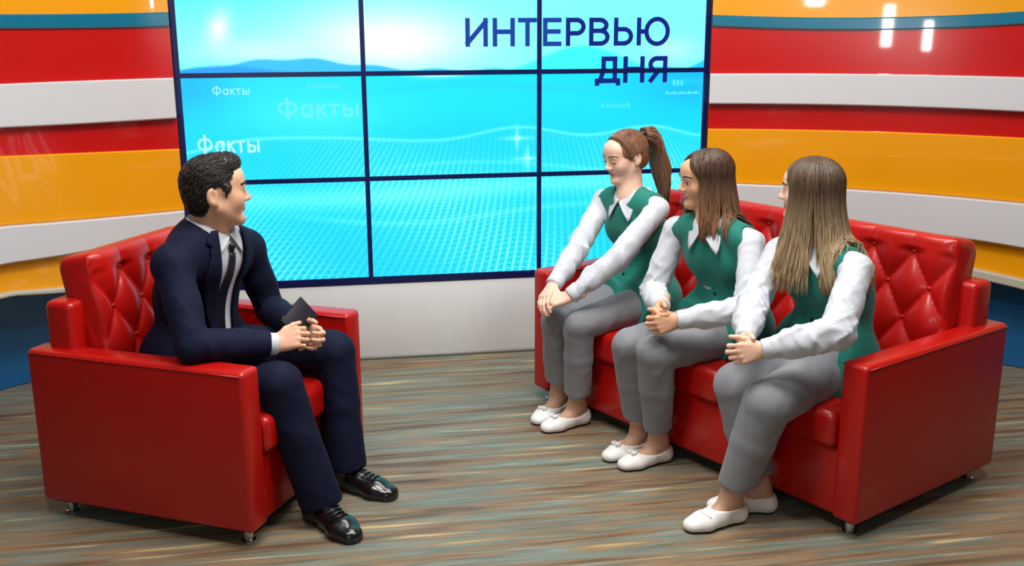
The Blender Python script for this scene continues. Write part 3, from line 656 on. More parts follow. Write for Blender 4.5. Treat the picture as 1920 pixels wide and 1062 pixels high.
def sleeve(J, q, r0, r1, r2, g=0.0, ext=0.0, k=0.008):
    s, e, w = J['s' + q], J['e' + q], J['w' + q]; d = nrm(w - e); s = s + (e - s) * 0.06
    return [cone(s, s + (e - s) * 0.55, r0 + g, (r0 + r1) / 2 + g, k=0.03), cone(s + (e - s) * 0.45, e, (r0 + r1) / 2 + g, r1 + g, k=k), cone(e, e + (w - e) * 0.6, r1 + g, r1 * 0.93 + g, k=k), cone(e + (w - e) * 0.55, w + d * ext, r1 * 0.93 + g, r2 + g, k=k)]
def leg_prims(J, q, r0, r1, r2, r3, end=None, k=0.008, g=0.0):
    h, kn, a = J['h' + q], J['k' + q], J['a' + q]; e = end if end is not None else a
    m = h + (kn - h) * 0.5; n = kn + (e - kn) * 0.4
    return [cone(h, m, r0 + g, (r0 + r1) / 2 + 0.003 + g, k=0.03), cone(m, kn, (r0 + r1) / 2 + g, r1 + g, k=k), cone(kn, n, r1 + g, r2 + g, k=k), cone(n, e, r2 + g, r3 + g, k=k)]
def brow(c, Rm, s, q, mt, parent, H, th=0.0026, arch=0.004):
    pts = []
    for i in range(8):
        t = i / 7; x = 0.014 + 0.036 * t; pts.append(c + s * (Rm[0] * q * x + Rm[1] * (0.0850 - 0.018 * t * t) + Rm[2] * HZ * (0.0255 + arch * math.sin(math.pi * min(1, t * 1.15)))))
    pts = push(H, pts, 0.0006, it=4)
    V, F = tube_pts(pts, [th * s * (0.7 + 0.6 * math.sin(math.pi * (0.15 + 0.75 * i / 7))) for i in range(8)], 6); return link('eyebrow', pydata('eyebrow', V, F), mt, parent)
def eye(c, Rm, s, q, parent, gaze=(0, 1, 0), closed=False):
    cen = c + s * (Rm[0] * q * 0.031 + Rm[1] * 0.0720 + Rm[2] * 0.0002); r = 0.0124 * s
    bm = bmesh.new(); bmesh.ops.create_uvsphere(bm, u_segments=20, v_segments=12, radius=r); me = bm_mesh('eye', bm)
    g = Rm[0] * gaze[0] + Rm[1] * gaze[1] + Rm[2] * gaze[2]; g = nrm(g); me.materials.append(eye_white); me.materials.append(eye_iris)
    rot = Vector((0, 0, 1)).rotation_difference(Vector(g)).to_matrix().to_4x4(); me.transform(Matrix.Translation(Vector(cen)) @ rot @ Matrix.Diagonal((1, 1, 1, 1)))
    for p in me.polygons: p.material_index = 1 if (Vector(p.center) - Vector(cen)).normalized().dot(Vector(g)) > 0.76 else 0
    o = link('eye', me, None, parent); return o
def locks_mesh(paths, rad, ns=5):
    mb = MB()
    for p, r in zip(paths, rad): mb.add(*tube_pts(p, r, ns))
    return mb
def flap_collar(J, T, prims, parent, mt, r0=0.056, name='collar', point=0.066, tilt=0.0, head=None, rise=0.0):
    lat, fw, up = torso_frame(J); c = J['nk']; up2 = nrm(up + nrm(head - c) * 0.8) if head is not None else up
    objs = []; lat2 = lat; fw2 = nrm(np.cross(lat2, up2))
    for q in (-1, 1):
        n, mrow = 22, 6; V = []
        top = []; bot = []
        for i in range(n):
            th = math.radians(4 + 176 * i / (n - 1)); dirv = fw2 * math.cos(th) + lat2 * q * math.sin(th)
            tp = c + dirv * (r0 + 0.004) + up2 * (0.022 - 0.030 * (max(0, math.cos(th)) ** 2)) + fw2 * 0.006 + up2 * rise
            pt = math.degrees(th); dr = point * (max(0, 1 - abs(pt - 30) / 26)) + 0.034 * min(1, pt / 30)
            bt = tp - up2 * dr * 0.95 + dirv * (0.016 + dr * 0.30) + lat2 * q * 0.012 * max(0, 1 - abs(pt - 30) / 30)
            top.append(tp); bot.append(bt)
        P = np.array([[t + (b - t) * (j / (mrow - 1)) + nrm(b - t + 1e-9) * 0 for j in range(mrow)] for t, b in zip(top, bot)]).reshape(-1, 3)
        P = push(prims, P, 0.007, only_out=True)
        F = [(i * mrow + j, i * mrow + j + 1, (i + 1) * mrow + j + 1, (i + 1) * mrow + j) for i in range(n - 1) for j in range(mrow - 1)]
        o = link(name, pydata(name, P, F), mt, parent); sm = o.modifiers.new('thickness', 'SOLIDIFY'); sm.thickness = 0.0035; sm.offset = 0; objs.append(o)
    return objs
def finish_body(o, V, F, lipmat, skin, c, Rm, s, tight=None):
    me = o.data; me.materials.clear(); me.materials.append(skin); me.materials.append(lipmat)
    fc = V[F].mean(1); L = (fc - c) @ Rm.T / s
    L[:, 2] /= HZ
    lipm = (((L[:, 0] / 0.0205) ** 2 + ((L[:, 2] + 0.0620) / 0.0112) ** 2) < 1) & (L[:, 1] > 0.072)
    idx = lipm.astype(np.int32)
    if tight is not None: me.materials.append(tight); idx[(fc[:, 2] < 0.40)] = 2
    me.polygons.foreach_set('material_index', idx)
def pose(**k): return {n: A(*v) for n, v in k.items()}

def shoes(J, L, mt, parent, kind):
    for q in 'LR':
        a = A(J['a' + q][0], J['a' + q][1], 0.088); t = J['t' + q]; d, r = foot_frame(a, t); b = A(a[0], a[1], 0); s = L / 0.235; z = A(0, 0, 1)
        P = foot_prims(a, t, L, 0.006)
        if kind == 'flat':
            P = P[1:] if False else P
            P.append(ell(b + d * 0.028 * s + z * 0.098, np.array([d, r, z]), A(0.092 * s, 0.060, 0.062), 0.006, 's')); P.append(half(b - d * 0.02 + z * 0.062, z, 0.004)); P.append(half(b + z * 0.006, -z, 0.002))
            fine = 0.0035
        elif kind == 'loafer':
            P.append(ell(b + d * 0.016 * s + z * 0.112, np.array([d, r, z]), A(0.082 * s, 0.058, 0.062), 0.006, 's')); P.append(half(b - d * 0.02 + z * 0.066, z, 0.004)); P.append(half(b + z * 0.006, -z, 0.002)); fine = 0.0035
        else:
            P.append(half(b + z * 0.098, z, 0.004)); P.append(half(b + z * 0.012, -z, 0.002)); fine = 0.0035
        o, V, F = solid('shoe', P, fine, mt, parent, smooth_it=1)
        S = foot_prims(a, t, L, 0.008); hgt = 0.008 if kind != 'oxford' else 0.014
        S.append(half(b + z * hgt, z, 0.001)); S.append(half(b, -z, 0.001)); S2 = []
        solid('sole', S, 0.004, sole_m if kind != 'oxford' else black_l, o, smooth_it=0)
        if kind == 'oxford':   # laces over the instep
            for j in range(4):
                y0 = (0.055 + 0.018 * j) * s; top = push(P, [b + d * y0 + r * x + z * 0.06 for x in np.linspace(-0.02, 0.02, 7)], 0.003)
                Vv, Ff = tube_pts(top, [0.0028] * 7, 6); link('lace', pydata('lace', Vv, Ff), black_l, o)
        if kind == 'flat':     # gathered bow on the toe
            mbb = MB()
            cpt = push(P, [b + d * 0.122 * s + z * 0.05], 0.003)[0]
            for qd in (-1, 1):
                lp = [cpt + r * qd * 0.018 * math.sin(math.pi * u) * 1.0 + d * 0.010 * math.sin(2 * math.pi * u) + z * 0.004 * math.sin(math.pi * u) for u in np.linspace(0, 1, 10)]; mbb.add(*tube_pts(lp, [0.0035] * 10, 6))
            link('bow', mbb.mesh('bow'), mt, o)
        if kind == 'loafer':
            lp = push(P, [b + d * (0.105 * s + 0.012 * math.cos(x * 50)) + r * x + z * 0.05 for x in np.linspace(-0.034, 0.034, 12)], 0.001); Vv, Ff = tube_pts(lp, [0.0022] * 12, 6); link('seam', pydata('seam', Vv, Ff), mt, o)

def woman(J, label, T, hd, skin, hairfn, shoe, handspec, lids, headscale=0.965, gaze=(0, 1, -0.1)):
    lat, fw, up = torso_frame(J); root = thing('person', label, 'person', (J['pel'][0], J['pel'][1], 0))
    root_inv = (J['pel'][0], J['pel'][1])
    c, Rm = J['hd'], hd; s = headscale; start = set(bpy.data.objects)
    for q in 'LR': J['a' + q][2] = 0.088
    P = torso_prims(J, T, -0.012, bust=True)
    for q in 'LR':
        P += sleeve(J, q, 0.040, 0.036, 0.024)
        P += leg_prims(J, q, T['th'] - 0.014, T['kn'] - 0.014, T['cf'] - 0.012, 0.030); P += foot_prims(J['a' + q], J['t' + q], 0.225)
    H = head_prims(c, Rm, s, J['nk'] + up * 0.0, True, lids); P += H
    for q, spec in handspec.items(): P += hand_prims(J['w' + q], *spec)
    hc = (J['wL'] + J['wR']) / 2 + fw * 0.05
    o, V, F = solid('body', P, 0.0085, skin, root, fine=((c, 0.135 * s), (hc, 0.125)), hf=0.0031, smooth_it=1)
    finish_body(o, V, F, lips, skin, c, Rm, s, tights)
    # trousers
    Q = [cone(J['hL'] + A(0, 0, T.get('hz', 0)), J['hR'] + A(0, 0, T.get('hz', 0)), T['hip'] + 0.004, T['hip'] + 0.004, k=0.04)]; lo = T['hem']
    for q in 'LR':
        d = nrm(J['a' + q] - J['k' + q]); hem = J['k' + q] + d * ((J['k' + q][2] - lo) / max(0.2, -d[2])); Q += leg_prims(J, q, T['th'], T['kn'], T['cf'], T['hemr'], hem + d * 0.05, g=0.004)
    disp = wrinkle(0.006, 55, 11, [(J['kL'], 0.12, 1), (J['kR'], 0.12, 1), (J['hL'] + fw * 0.1, 0.14, 0.8), ((J['kL'] + J['aL']) / 2, 0.2, 0.5), ((J['kR'] + J['aR']) / 2, 0.2, 0.5)])
    for q in 'LR':
        d = nrm(J['a' + q] - J['k' + q]); hem = J['k' + q] + d * ((J['k' + q][2] - lo) / max(0.2, -d[2])); Q.append(Prim(half(hem, d).fn, hem - 0.14, hem + 0.14 , 0.003, 's'))
        Q.append(cone(hem + d * 0.02, hem - d * 0.03, T['hemr'] - 0.001, T['hemr'] - 0.004, k=0.002, mode='s'))
    tr, TV, TF = solid('trousers', Q, 0.0058, trouser_g, root, disp, smooth_it=1, largest=False)
    # shirt
    S = torso_prims(J, T, 0.0)
    for q in 'LR': S += sleeve(J, q, T['s0'], T['s1'], T['s2'], ext=-0.006)
    for q in 'LR': S.append(half(J['w' + q] - nrm(J['w' + q] - J['e' + q]) * 0.004, nrm(J['w' + q] - J['e' + q])) if False else Prim(half(J['w' + q] - nrm(J['w' + q] - J['e' + q]) * 0.004, nrm(J['w' + q] - J['e' + q])).fn, J['w' + q] - 0.045, J['w' + q] + 0.045, 0.003, 's'))
    S.append(ell(J['nk'] + nrm(c - J['nk']) * 0.035, np.array([lat, fw, up]), A(0.052, 0.052, 0.030), 0.01, 's'))
    disp = wrinkle(0.014, 95, T['seed'], [(J['eL'], 0.14, 1), (J['eR'], 0.14, 1), ((J['wL'] + J['eL']) / 2, 0.12, 0.6), ((J['wR'] + J['eR']) / 2, 0.12, 0.6), (J['sL'], 0.12, 0.4), (J['sR'], 0.12, 0.4)])
    sh, SV, SF = solid('shirt', S, 0.0055, shirt_w, root, disp, smooth_it=1)
    for q in 'LR':   # cuffs
        w, e = J['w' + q], J['e' + q]; d = nrm(w - e); mb = MB(); pts = [w - d * 0.050, w - d * 0.046, w - d * 0.006, w - d * 0.001]; mb.add(*tube_pts(pts, [T['s2'] + 0.003, T['s2'] + 0.006, T['s2'] + 0.005, T['s2'] + 0.002], 20)); cf = link('cuff', mb.mesh('cuff'), shirt_w, sh)
    # vest
    Vp = torso_prims(J, T, 0.011); hm = (J['hL'] + J['hR']) / 2
    Vp.append(cone(J['hL'] + A(0, 0, 0.035) + fw * 0.03, J['hR'] + A(0, 0, 0.035) + fw * 0.03, T['hip'] + 0.022, T['hip'] + 0.022, k=0.05))
    for q in 'LR':
        h_, k_ = J['h' + q], J['k' + q]; d_ = nrm(k_ - h_); e_ = h_ + d_ * T.get('skirt', 0.15)
        Vp.append(cone(h_ + A(0, 0, 0.012), e_ + d_ * 0.05 + A(0, 0, 0.006), T['hip'] + 0.016, T['th'] + 0.024, k=0.02)); Vp.append(Prim(half(e_, nrm(d_ + A(0, 0, 0.25)), 0.004).fn, e_ + d_ * 0.05 - 0.15, e_ + d_ * 0.05 + 0.15, 0.004, 's'))
    for q, sg in (('L', 1), ('R', -1)):
        Vp.append(ell(J['s' + q] + lat * sg * 0.036 - up * 0.035, np.array([lat, fw, up]), A(0.062, 0.105, 0.105), 0.006, 's')); Vp.append(cone(J['s' + q] + lat * sg * 0.038, J['s' + q] + lat * sg * 0.038 + up * 0.2, 0.06, 0.09, k=0.006, mode='s'))
        Vp.append(cone(J['s' + q] * 0.3 + J['e' + q] * 0.7 + lat * sg * 0.01, J['e' + q] * 0.9 + J['w' + q] * 0.1, T['s1'] + 0.004, T['s1'] + 0.004, k=0.006, mode='s'))
    Vp.append(ell(J['nk'] + up * 0.03 + fw * 0.02, np.array([lat, fw, up]), A(0.062, 0.085, 0.055), 0.006, 's')); Vp.append(cone(J['nk'] + up * 0.02 + fw * 0.08, J['nk'] - up * 0.06 + fw * 0.11, 0.045, 0.006, k=0.004, mode='s'))
    Vp.append(half(A(0, 0, T['vz']), (0, 0, -1)))
    disp = wrinkle(0.007, 45, T['seed'] + 3, [(J['pel'] + fw * 0.1 + up * 0.1, 0.13, 1), (J['ch'] + fw * 0.1, 0.12, 0.4)])
    vs, VV, VF = solid('vest', Vp, 0.0055, vest_g, root, disp, smooth_it=1)
    flap_collar(J, T, Vp, sh, shirt_w, r0=0.053, head=c, rise=0.014)
    # little dark ribbon and pearl at the throat
    ctr = push(Vp, [J['nk'] + fw * 0.115 - up * 0.042], 0.010)[0]; mb = MB()
    for sg in (-1, 1): mb.add(*tube_pts([ctr + up * 0.018 + lat * sg * 0.004, ctr + up * 0.004 + lat * sg * 0.006 + fw * 0.003, ctr - up * 0.012 + lat * sg * 0.014], [0.003, 0.005, 0.003], 6))
    rb = link('neck_ribbon', mb.mesh('neck_ribbon'), button_m, sh)
    bm = bmesh.new(); bmesh.ops.create_uvsphere(bm, u_segments=12, v_segments=8, radius=0.007, matrix=Matrix.Translation(Vector(ctr + up * 0.012 + fw * 0.006))); link('pearl', bm_mesh('pearl', bm), pearl_m, rb)
    for k in range(3):
        cb_ = push(Vp, [J['ch'] + fw * 0.16 - up * (0.01 + 0.06 * k)], 0.002)[0]; bm = bmesh.new(); bmesh.ops.create_uvsphere(bm, u_segments=10, v_segments=6, radius=0.006, matrix=Matrix.Translation(Vector(cb_))); link('button', bm_mesh('button', bm), button_m, vs)
    hm_ = hairfn(root, c, Rm, s, J, Vp + S)
    for q in (-1, 1):
        brow(c, Rm, s, q, T['browm'], o, H)
        if not lids: eye(c, Rm, s, q, o, gaze)
        else:
            pts = [c + s * (Rm[0] * q * (0.031 + x) + Rm[1] * (0.0858 - 0.0045 * abs(x) / 0.014) + Rm[2] * (-0.0035 + 0.004 * (x / 0.014) ** 2)) for x in np.linspace(-0.014, 0.014, 7)]; pts = push(H, pts, 0.0004, it=4); Vv, Ff = tube_pts(pts, [0.0012, 0.002, 0.0024, 0.0024, 0.0024, 0.002, 0.0012], 5); link('eyelashes', pydata('eyelashes', Vv, Ff), T['browm'], o)
    shoes(J, T.get('foot', 0.232), white_l, root, shoe)
    rebase(root)
    return root
def rebase(root):
    inv = Matrix.Translation(-root.location)
    for ch in root.children: ch.matrix_parent_inverse = inv

# ---- hair builders
def scalp(s): return A(0, -0.016, 0.036), A(0.073, 0.093, 0.083)   # in units before the height factor
def cap_prims(c, Rm, s, g, front=0.045, side_low=-0.04, back_low=-0.075, line=0.062, temple=0.052):
    """skull cap of hair leaving the face free"""
    def w(x, y, z): return c + s * (Rm[0] * x + Rm[1] * y + Rm[2] * z * HZ)
    P = [ell(w(0, -0.016, 0.036), Rm, (A(0.073, 0.093, 0.083 * HZ) + g) * s, 0.01), ell(w(0, -0.05, -0.02), Rm, A(0.062 + g, 0.055 + g, 0.062 + g) * s, 0.03)]
    P.append(ell(w(0, 0.115, -0.022), Rm, A(temple + 0.025, 0.095, (line + 0.025) * HZ) * s, 0.008, 's'))
    P.append(half(w(0, 0, back_low), -Rm[2] - Rm[1] * 0.25, 0.006))
    return P
def hair_strands(c, Rm, s, theta, phi_end, tip_z, cen, rad, part=0.0, face=62, jitter=1.0, drop=None, n=14, collide=None, off=0.006, curl=0.0, inward=0.0):
    """one lock from the parting over the skull, then hanging to tip_z (world)"""
    r = RNG; th0 = math.radians(theta); sg = 1 if th0 >= 0 else -1; pts = []
    for i in range(n):
        t = i / (n - 1); ph = math.radians(6 + (phi_end - 6) * t); f = math.radians(face); a0 = abs(th0)
        a = a0 if a0 > f else a0 + (f - a0) * min(1, t * 1.15) ** 2.0
        a *= sg; d = A(math.sin(a) * math.sin(ph), math.cos(a) * math.sin(ph), math.cos(ph))
        p = cen + d * rad; p = p + A(part * (1 - t) ** 1.0, 0, 0); pts.append(c + s * (Rm[0] * p[0] + Rm[1] * p[1] + Rm[2] * p[2] * HZ))
    last = pts[-1]; n2 = 10; dr = drop if drop is not None else A(0, 0, 0); L = last[2] - tip_z; ph = r.uniform(0, 6.28)
    out = nrm((last - c) * A(1, 1, 0))
    for i in range(1, n2 + 1):
        t = i / n2; pts.append(last + A(0, 0, -L * t) + dr * t ** 1.3 + out * (-inward * t * t) + A(math.sin(ph + t * 5), math.cos(ph * 1.3 + t * 5), 0) * curl * t)
    pts = np.array(pts)
    return pts
def rads(n, r): return [r * min(1, 0.35 + i / 4) * (1 if i < n - 6 else max(0.18, (n - i) / 6.5)) for i in range(n)]

def hair_ponytail(mt):
    def fn(root, c, Rm, s, J, coll):
        def w(x, y, z): return c + s * (Rm[0] * x + Rm[1] * y + Rm[2] * z * HZ)
        P = cap_prims(c, Rm, s, 0.006, line=0.031, temple=0.036, back_low=-0.085)
        # ears stay free
        for q in (-1, 1): P.append(ell(w(q * 0.085, -0.012, -0.012), Rm, A(0.022, 0.026, 0.036) * s, 0.006, 's'))
        o, V, F = solid('hair', P, 0.0034, mt, root, smooth_it=1, largest=True)
        tie = A(0.0, -0.112, 0.080); paths = []; rr = []; cen, rad = scalp(1); rad = rad + 0.007
        for th in np.linspace(-178, 178, 60):
            for lv in (0, 1):
                a = math.radians(th); hx = math.sin(a) * 0.058; zz = 0.036 + math.cos(a) * 0.066 - lv * 0.0
                st = A(math.sin(a) * 0.92, 0.45 + 0.25 * math.cos(a) - 0.35 * lv, math.cos(a) * 0.8)
                if st[2] < -0.3: st[1] = -0.25 - 0.2 * lv
                st = nrm(st); en = nrm((tie - cen) / rad); pts = []
                for t in np.linspace(0, 1, 10): pts.append(w(*(cen + nrm(st * (1 - t) + en * t) * rad * (1 + 0.02 * t))))
                paths.append(np.array(pts)); rr.append([0.0036 * s] * 10)
        hp = locks_mesh(paths, rr, 5); link('hair_strands', hp.mesh('hair_strands'), mt, o)
        tw = w(*(tie + A(0, -0.004, 0))); paths = []; rr = []; back = -nrm(Rm[1] * A(1, 1, 0))
        for i in range(340):
            a = RNG.uniform(0, 6.28); q = math.sqrt(RNG.uniform(0, 1)); sp = (Rm[0] * math.cos(a) + Rm[2] * math.sin(a)) * q; L = 0.30 * RNG.uniform(0.7, 1.02); pts = []; ph = RNG.uniform(0, 6)
            for t in np.linspace(0, 1, 14):
                g = math.sin(math.pi * min(1, 0.1 + t * 0.8)); pts.append(tw + back * (0.045 * (1 - (1 - min(1, t * 4)) ** 2) + 0.085 * t) + A(0, 0, 0.020 * math.sin(math.pi * min(1, t * 3)) - L * t) + sp * (0.010 + 0.056 * g) + A(math.sin(ph + 7 * t), math.cos(ph + 7 * t), 0) * 0.004 * t)
            paths.append(np.array(pts)); rr.append([0.0045 * min(1, 0.6 + 2 * t) * (1 if t < 0.7 else max(0.2, (1 - t) / 0.3)) for t in np.linspace(0, 1, 14)])
        Q = np.array(paths); paths = push(coll, Q.reshape(-1, 3), 0.008, only_out=True, it=3).reshape(Q.shape)
        link('ponytail', locks_mesh(paths, rr, 5).mesh('ponytail'), mt, o)
        V, F = tube_pts([tw - back * 0.012, tw + back * 0.012], [0.016, 0.016], 14); link('hair_tie', pydata('hair_tie', V, F), button_m, o)
        return o
    return fn
def hair_long(mt, tip, spread, thetas, face=60, part=0.0, nlock=330, front_drop=None, back_drop=None, curl=0.006, phi=105, r=0.0075, split=100, gr=0.010, inward=0.0, capline=0.034, captemple=0.030):
    def fn(root, c, Rm, s, J, coll):
        P = cap_prims(c, Rm, s, 0.006, line=capline, temple=captemple, back_low=-0.095)
        o, V, F = solid('hair', P, 0.0038, mt, root, smooth_it=1)
        cen, rad = scalp(1); paths = []; rr = []; offs = []; fwd = nrm(Rm[1] * A(1, 1, 0)); rt = nrm(Rm[0] * A(1, 1, 0))
        for i in range(nlock):
            th = RNG.uniform(-180, 180); lay = RNG.uniform(0, 1); tz = tip + RNG.uniform(-spread, spread * 0.6)
            if abs(th) < split: dr = front_drop(th) if front_drop else A(0, 0, 0)
            else: dr = back_drop(th) if back_drop else A(0, 0, 0)
            dr = fwd * dr[1] + rt * dr[0]
            p = hair_strands(c, Rm, s, th, phi + RNG.uniform(-6, 6), tz, cen, rad + gr * (0.4 + 0.8 * lay), part, face + RNG.uniform(-3, 10), drop=dr, curl=curl, inward=inward)
            paths.append(p); offs.append(0.009 + 0.012 * lay); rr.append(rads(len(p), r * RNG.uniform(0.75, 1.15)))
        Q = np.array(paths); T0 = 12; n_, m_ = Q.shape[:2]; Q[:, T0:] = push(coll, Q[:, T0:].reshape(-1, 3), np.repeat(offs, m_ - T0), only_out=True, it=8).reshape(n_, m_ - T0, 3)
        for _ in range(3): Q[:, 1:-1] = (Q[:, :-2] + Q[:, 2:] + 2 * Q[:, 1:-1]) / 4
        Q[:, T0:] = push(coll, Q[:, T0:].reshape(-1, 3), np.repeat(offs, m_ - T0), only_out=True, it=4).reshape(n_, m_ - T0, 3)
        link('hair_strands', locks_mesh(Q, rr, 5).mesh('hair_strands'), mt, o)
        return o
    return fn

# ---- the three guests
TW = dict(hip=0.098, waist=0.118, chest=0.118, flat=1.28, shr=0.043, bust=0.050, th=0.080, kn=0.063, cf=0.058, hemr=0.055, hem=0.150, s0=0.046, s1=0.049, s2=0.031, seed=5, vz=0.42, hz=0.005)
J1 = pose(pel=(0.75, -0.876, 0.523), hL=(0.771, -0.961, 0.516), hR=(0.686, -0.816, 0.515), kL=(0.39, -1.136, 0.473), kR=(0.318, -1.016, 0.459), aL=(0.4, -1.066, 0.09), aR=(0.348, -0.928, 0.09), tL=(0.265, -1.125, 0.022), tR=(0.24, -1.029, 0.021), ch=(0.732, -0.887, 0.807), nk=(0.662, -0.925, 0.973), hd=(0.631, -0.915, 1.145), sL=(0.74, -1.075, 0.949), sR=(0.582, -0.777, 0.944), eL=(0.55, -1.153, 0.761), eR=(0.435, -0.914, 0.756), wL=(0.346, -1.149, 0.602), wR=(0.293, -1.057, 0.627))
J2 = pose(pel=(0.968, -1.38, 0.511), hL=(0.981, -1.468, 0.514), hR=(0.901, -1.322, 0.514), kL=(0.58, -1.596, 0.482), kR=(0.511, -1.482, 0.48), aL=(0.628, -1.509, 0.09), aR=(0.583, -1.404, 0.09), tL=(0.489, -1.557, 0.017), tR=(0.451, -1.464, 0.014), ch=(0.928, -1.405, 0.792), nk=(0.836, -1.456, 0.944), hd=(0.804, -1.425, 1.116), sL=(0.947, -1.583, 0.901), sR=(0.739, -1.317, 0.913), eL=(0.88, -1.741, 0.682), eR=(0.646, -1.334, 0.653), wL=(0.635, -1.671, 0.632), wR=(0.604, -1.57, 0.66))
J3 = pose(pel=(1.195, -1.812, 0.507), hL=(1.186, -1.9, 0.513), hR=(1.146, -1.738, 0.514), kL=(0.815, -2.1, 0.451), kR=(0.776, -1.929, 0.458), aL=(0.721, -2.053, 0.09), aR=(0.854, -1.988, 0.09), tL=(0.564, -2.092, 0.013), tR=(0.69, -1.957, 0.03), ch=(1.16, -1.829, 0.789), nk=(1.069, -1.875, 0.943), hd=(1.036, -1.845, 1.130), sL=(1.142, -2.025, 0.896), sR=(1.003, -1.72, 0.896), eL=(1.005, -2.181, 0.714), eR=(0.86, -1.83, 0.73), wL=(0.783, -2.107, 0.646), wR=(0.765, -2.0, 0.652))
SA3 = A(SA[0], SA[1], 0); FW3 = A(-SB[0], -SB[1], 0); UP = A(0, 0, 1)
brow_d = mat('brow_dark', (58, 42, 34), 0.7); brow_l = mat('brow_light', (120, 88, 66), 0.7); brow_m = mat('brow_host', (40, 32, 30), 0.7)
h1 = hair_mat('light_brown_hair', (158, 112, 84), (126, 88, 66), 0.9, 1.25); h2 = hair_mat('brown_hair_fair_ends', (150, 112, 82), (84, 62, 50), 0.93, 1.13); h3 = hair_mat('ombre_blonde_hair', (206, 182, 144), (84, 66, 50), 0.84, 1.14); hm = hair_mat('dark_brown_short_hair', (34, 27, 26))
cl1 = {'L': (FW3 * 0.75 + SA3 * 0.55 - UP * 0.25, -UP * 0.9 + SA3 * 0.35 - FW3 * 0.2, SA3, 0.92, (0.45, 0.65, 0.4)), 'R': (FW3 * 0.9 - SA3 * 0.35 - UP * 0.45, -UP * 0.9 - SA3 * 0.3 - FW3 * 0.3, -SA3, 0.92, (0.35, 0.6, 0.4))}
cl2 = {'L': (FW3 * 0.85 + SA3 * 0.35 - UP * 0.15, SA3 - UP * 0.25, UP, 0.92, (0.85, 1.15, 0.7)), 'R': (FW3 * 0.85 - SA3 * 0.45 - UP * 0.3, -SA3 - UP * 0.2, UP, 0.92, (0.85, 1.15, 0.7))}
cl3 = {'L': (FW3 * 0.9 + SA3 * 0.40 - UP * 0.10, SA3 - UP * 0.3, UP, 0.92, (0.8, 1.15, 0.7)), 'R': (FW3 * 0.85 - SA3 * 0.45 - UP * 0.2, -SA3 - UP * 0.2, UP, 0.92, (0.85, 1.15, 0.7))}
woman(J1, 'woman with brown ponytail looking down, green vest, hands on her knees', dict(TW, browm=brow_l, seed=5), head_frame((-0.943, -0.333), -0.20, 0.0), skin_1, hair_ponytail(h1), 'flat', cl1, 1)
woman(J2, 'woman with shoulder-length brown hair in green vest, seated between two others', dict(TW, browm=brow_d, seed=15, kn=0.068, cf=0.063, hemr=0.050, s0=0.049, s1=0.052, th=0.084, waist=0.126, chest=0.122), head_frame((-0.99, -0.02), -0.10, 0.03), skin_2,
      hair_long(h2, 0.93, 0.045, None, face=58, part=-0.02, r=0.0043, nlock=950, front_drop=lambda th: (math.copysign(0.022, th), 0.0), back_drop=lambda th: (math.copysign(0.02, th), -0.03), gr=0.014), 'flat', cl2, 0, gaze=(0, 1, -0.15))
woman(J3, 'woman with long blonde-ended hair and crossed ankles, face turned from the camera', dict(TW, browm=brow_d, seed=25, kn=0.080, cf=0.072, hemr=0.056, th=0.090, s0=0.053, s1=0.058, hem=0.14, hip=0.105, waist=0.132, chest=0.124), head_frame((-0.80, 0.60), 0.0, 0.0), skin_3,
      hair_long(h3, 0.835, 0.06, None, face=54, part=0.015, nlock=1300, front_drop=lambda th: (math.copysign(0.025, th), 0.05 * max(0, 1 - abs(th) / 100)), back_drop=lambda th: (math.copysign(0.02, th), -0.05), curl=0.008, r=0.0044, gr=0.014, capline=0.030, captemple=0.026), 'loafer', cl3, 0)

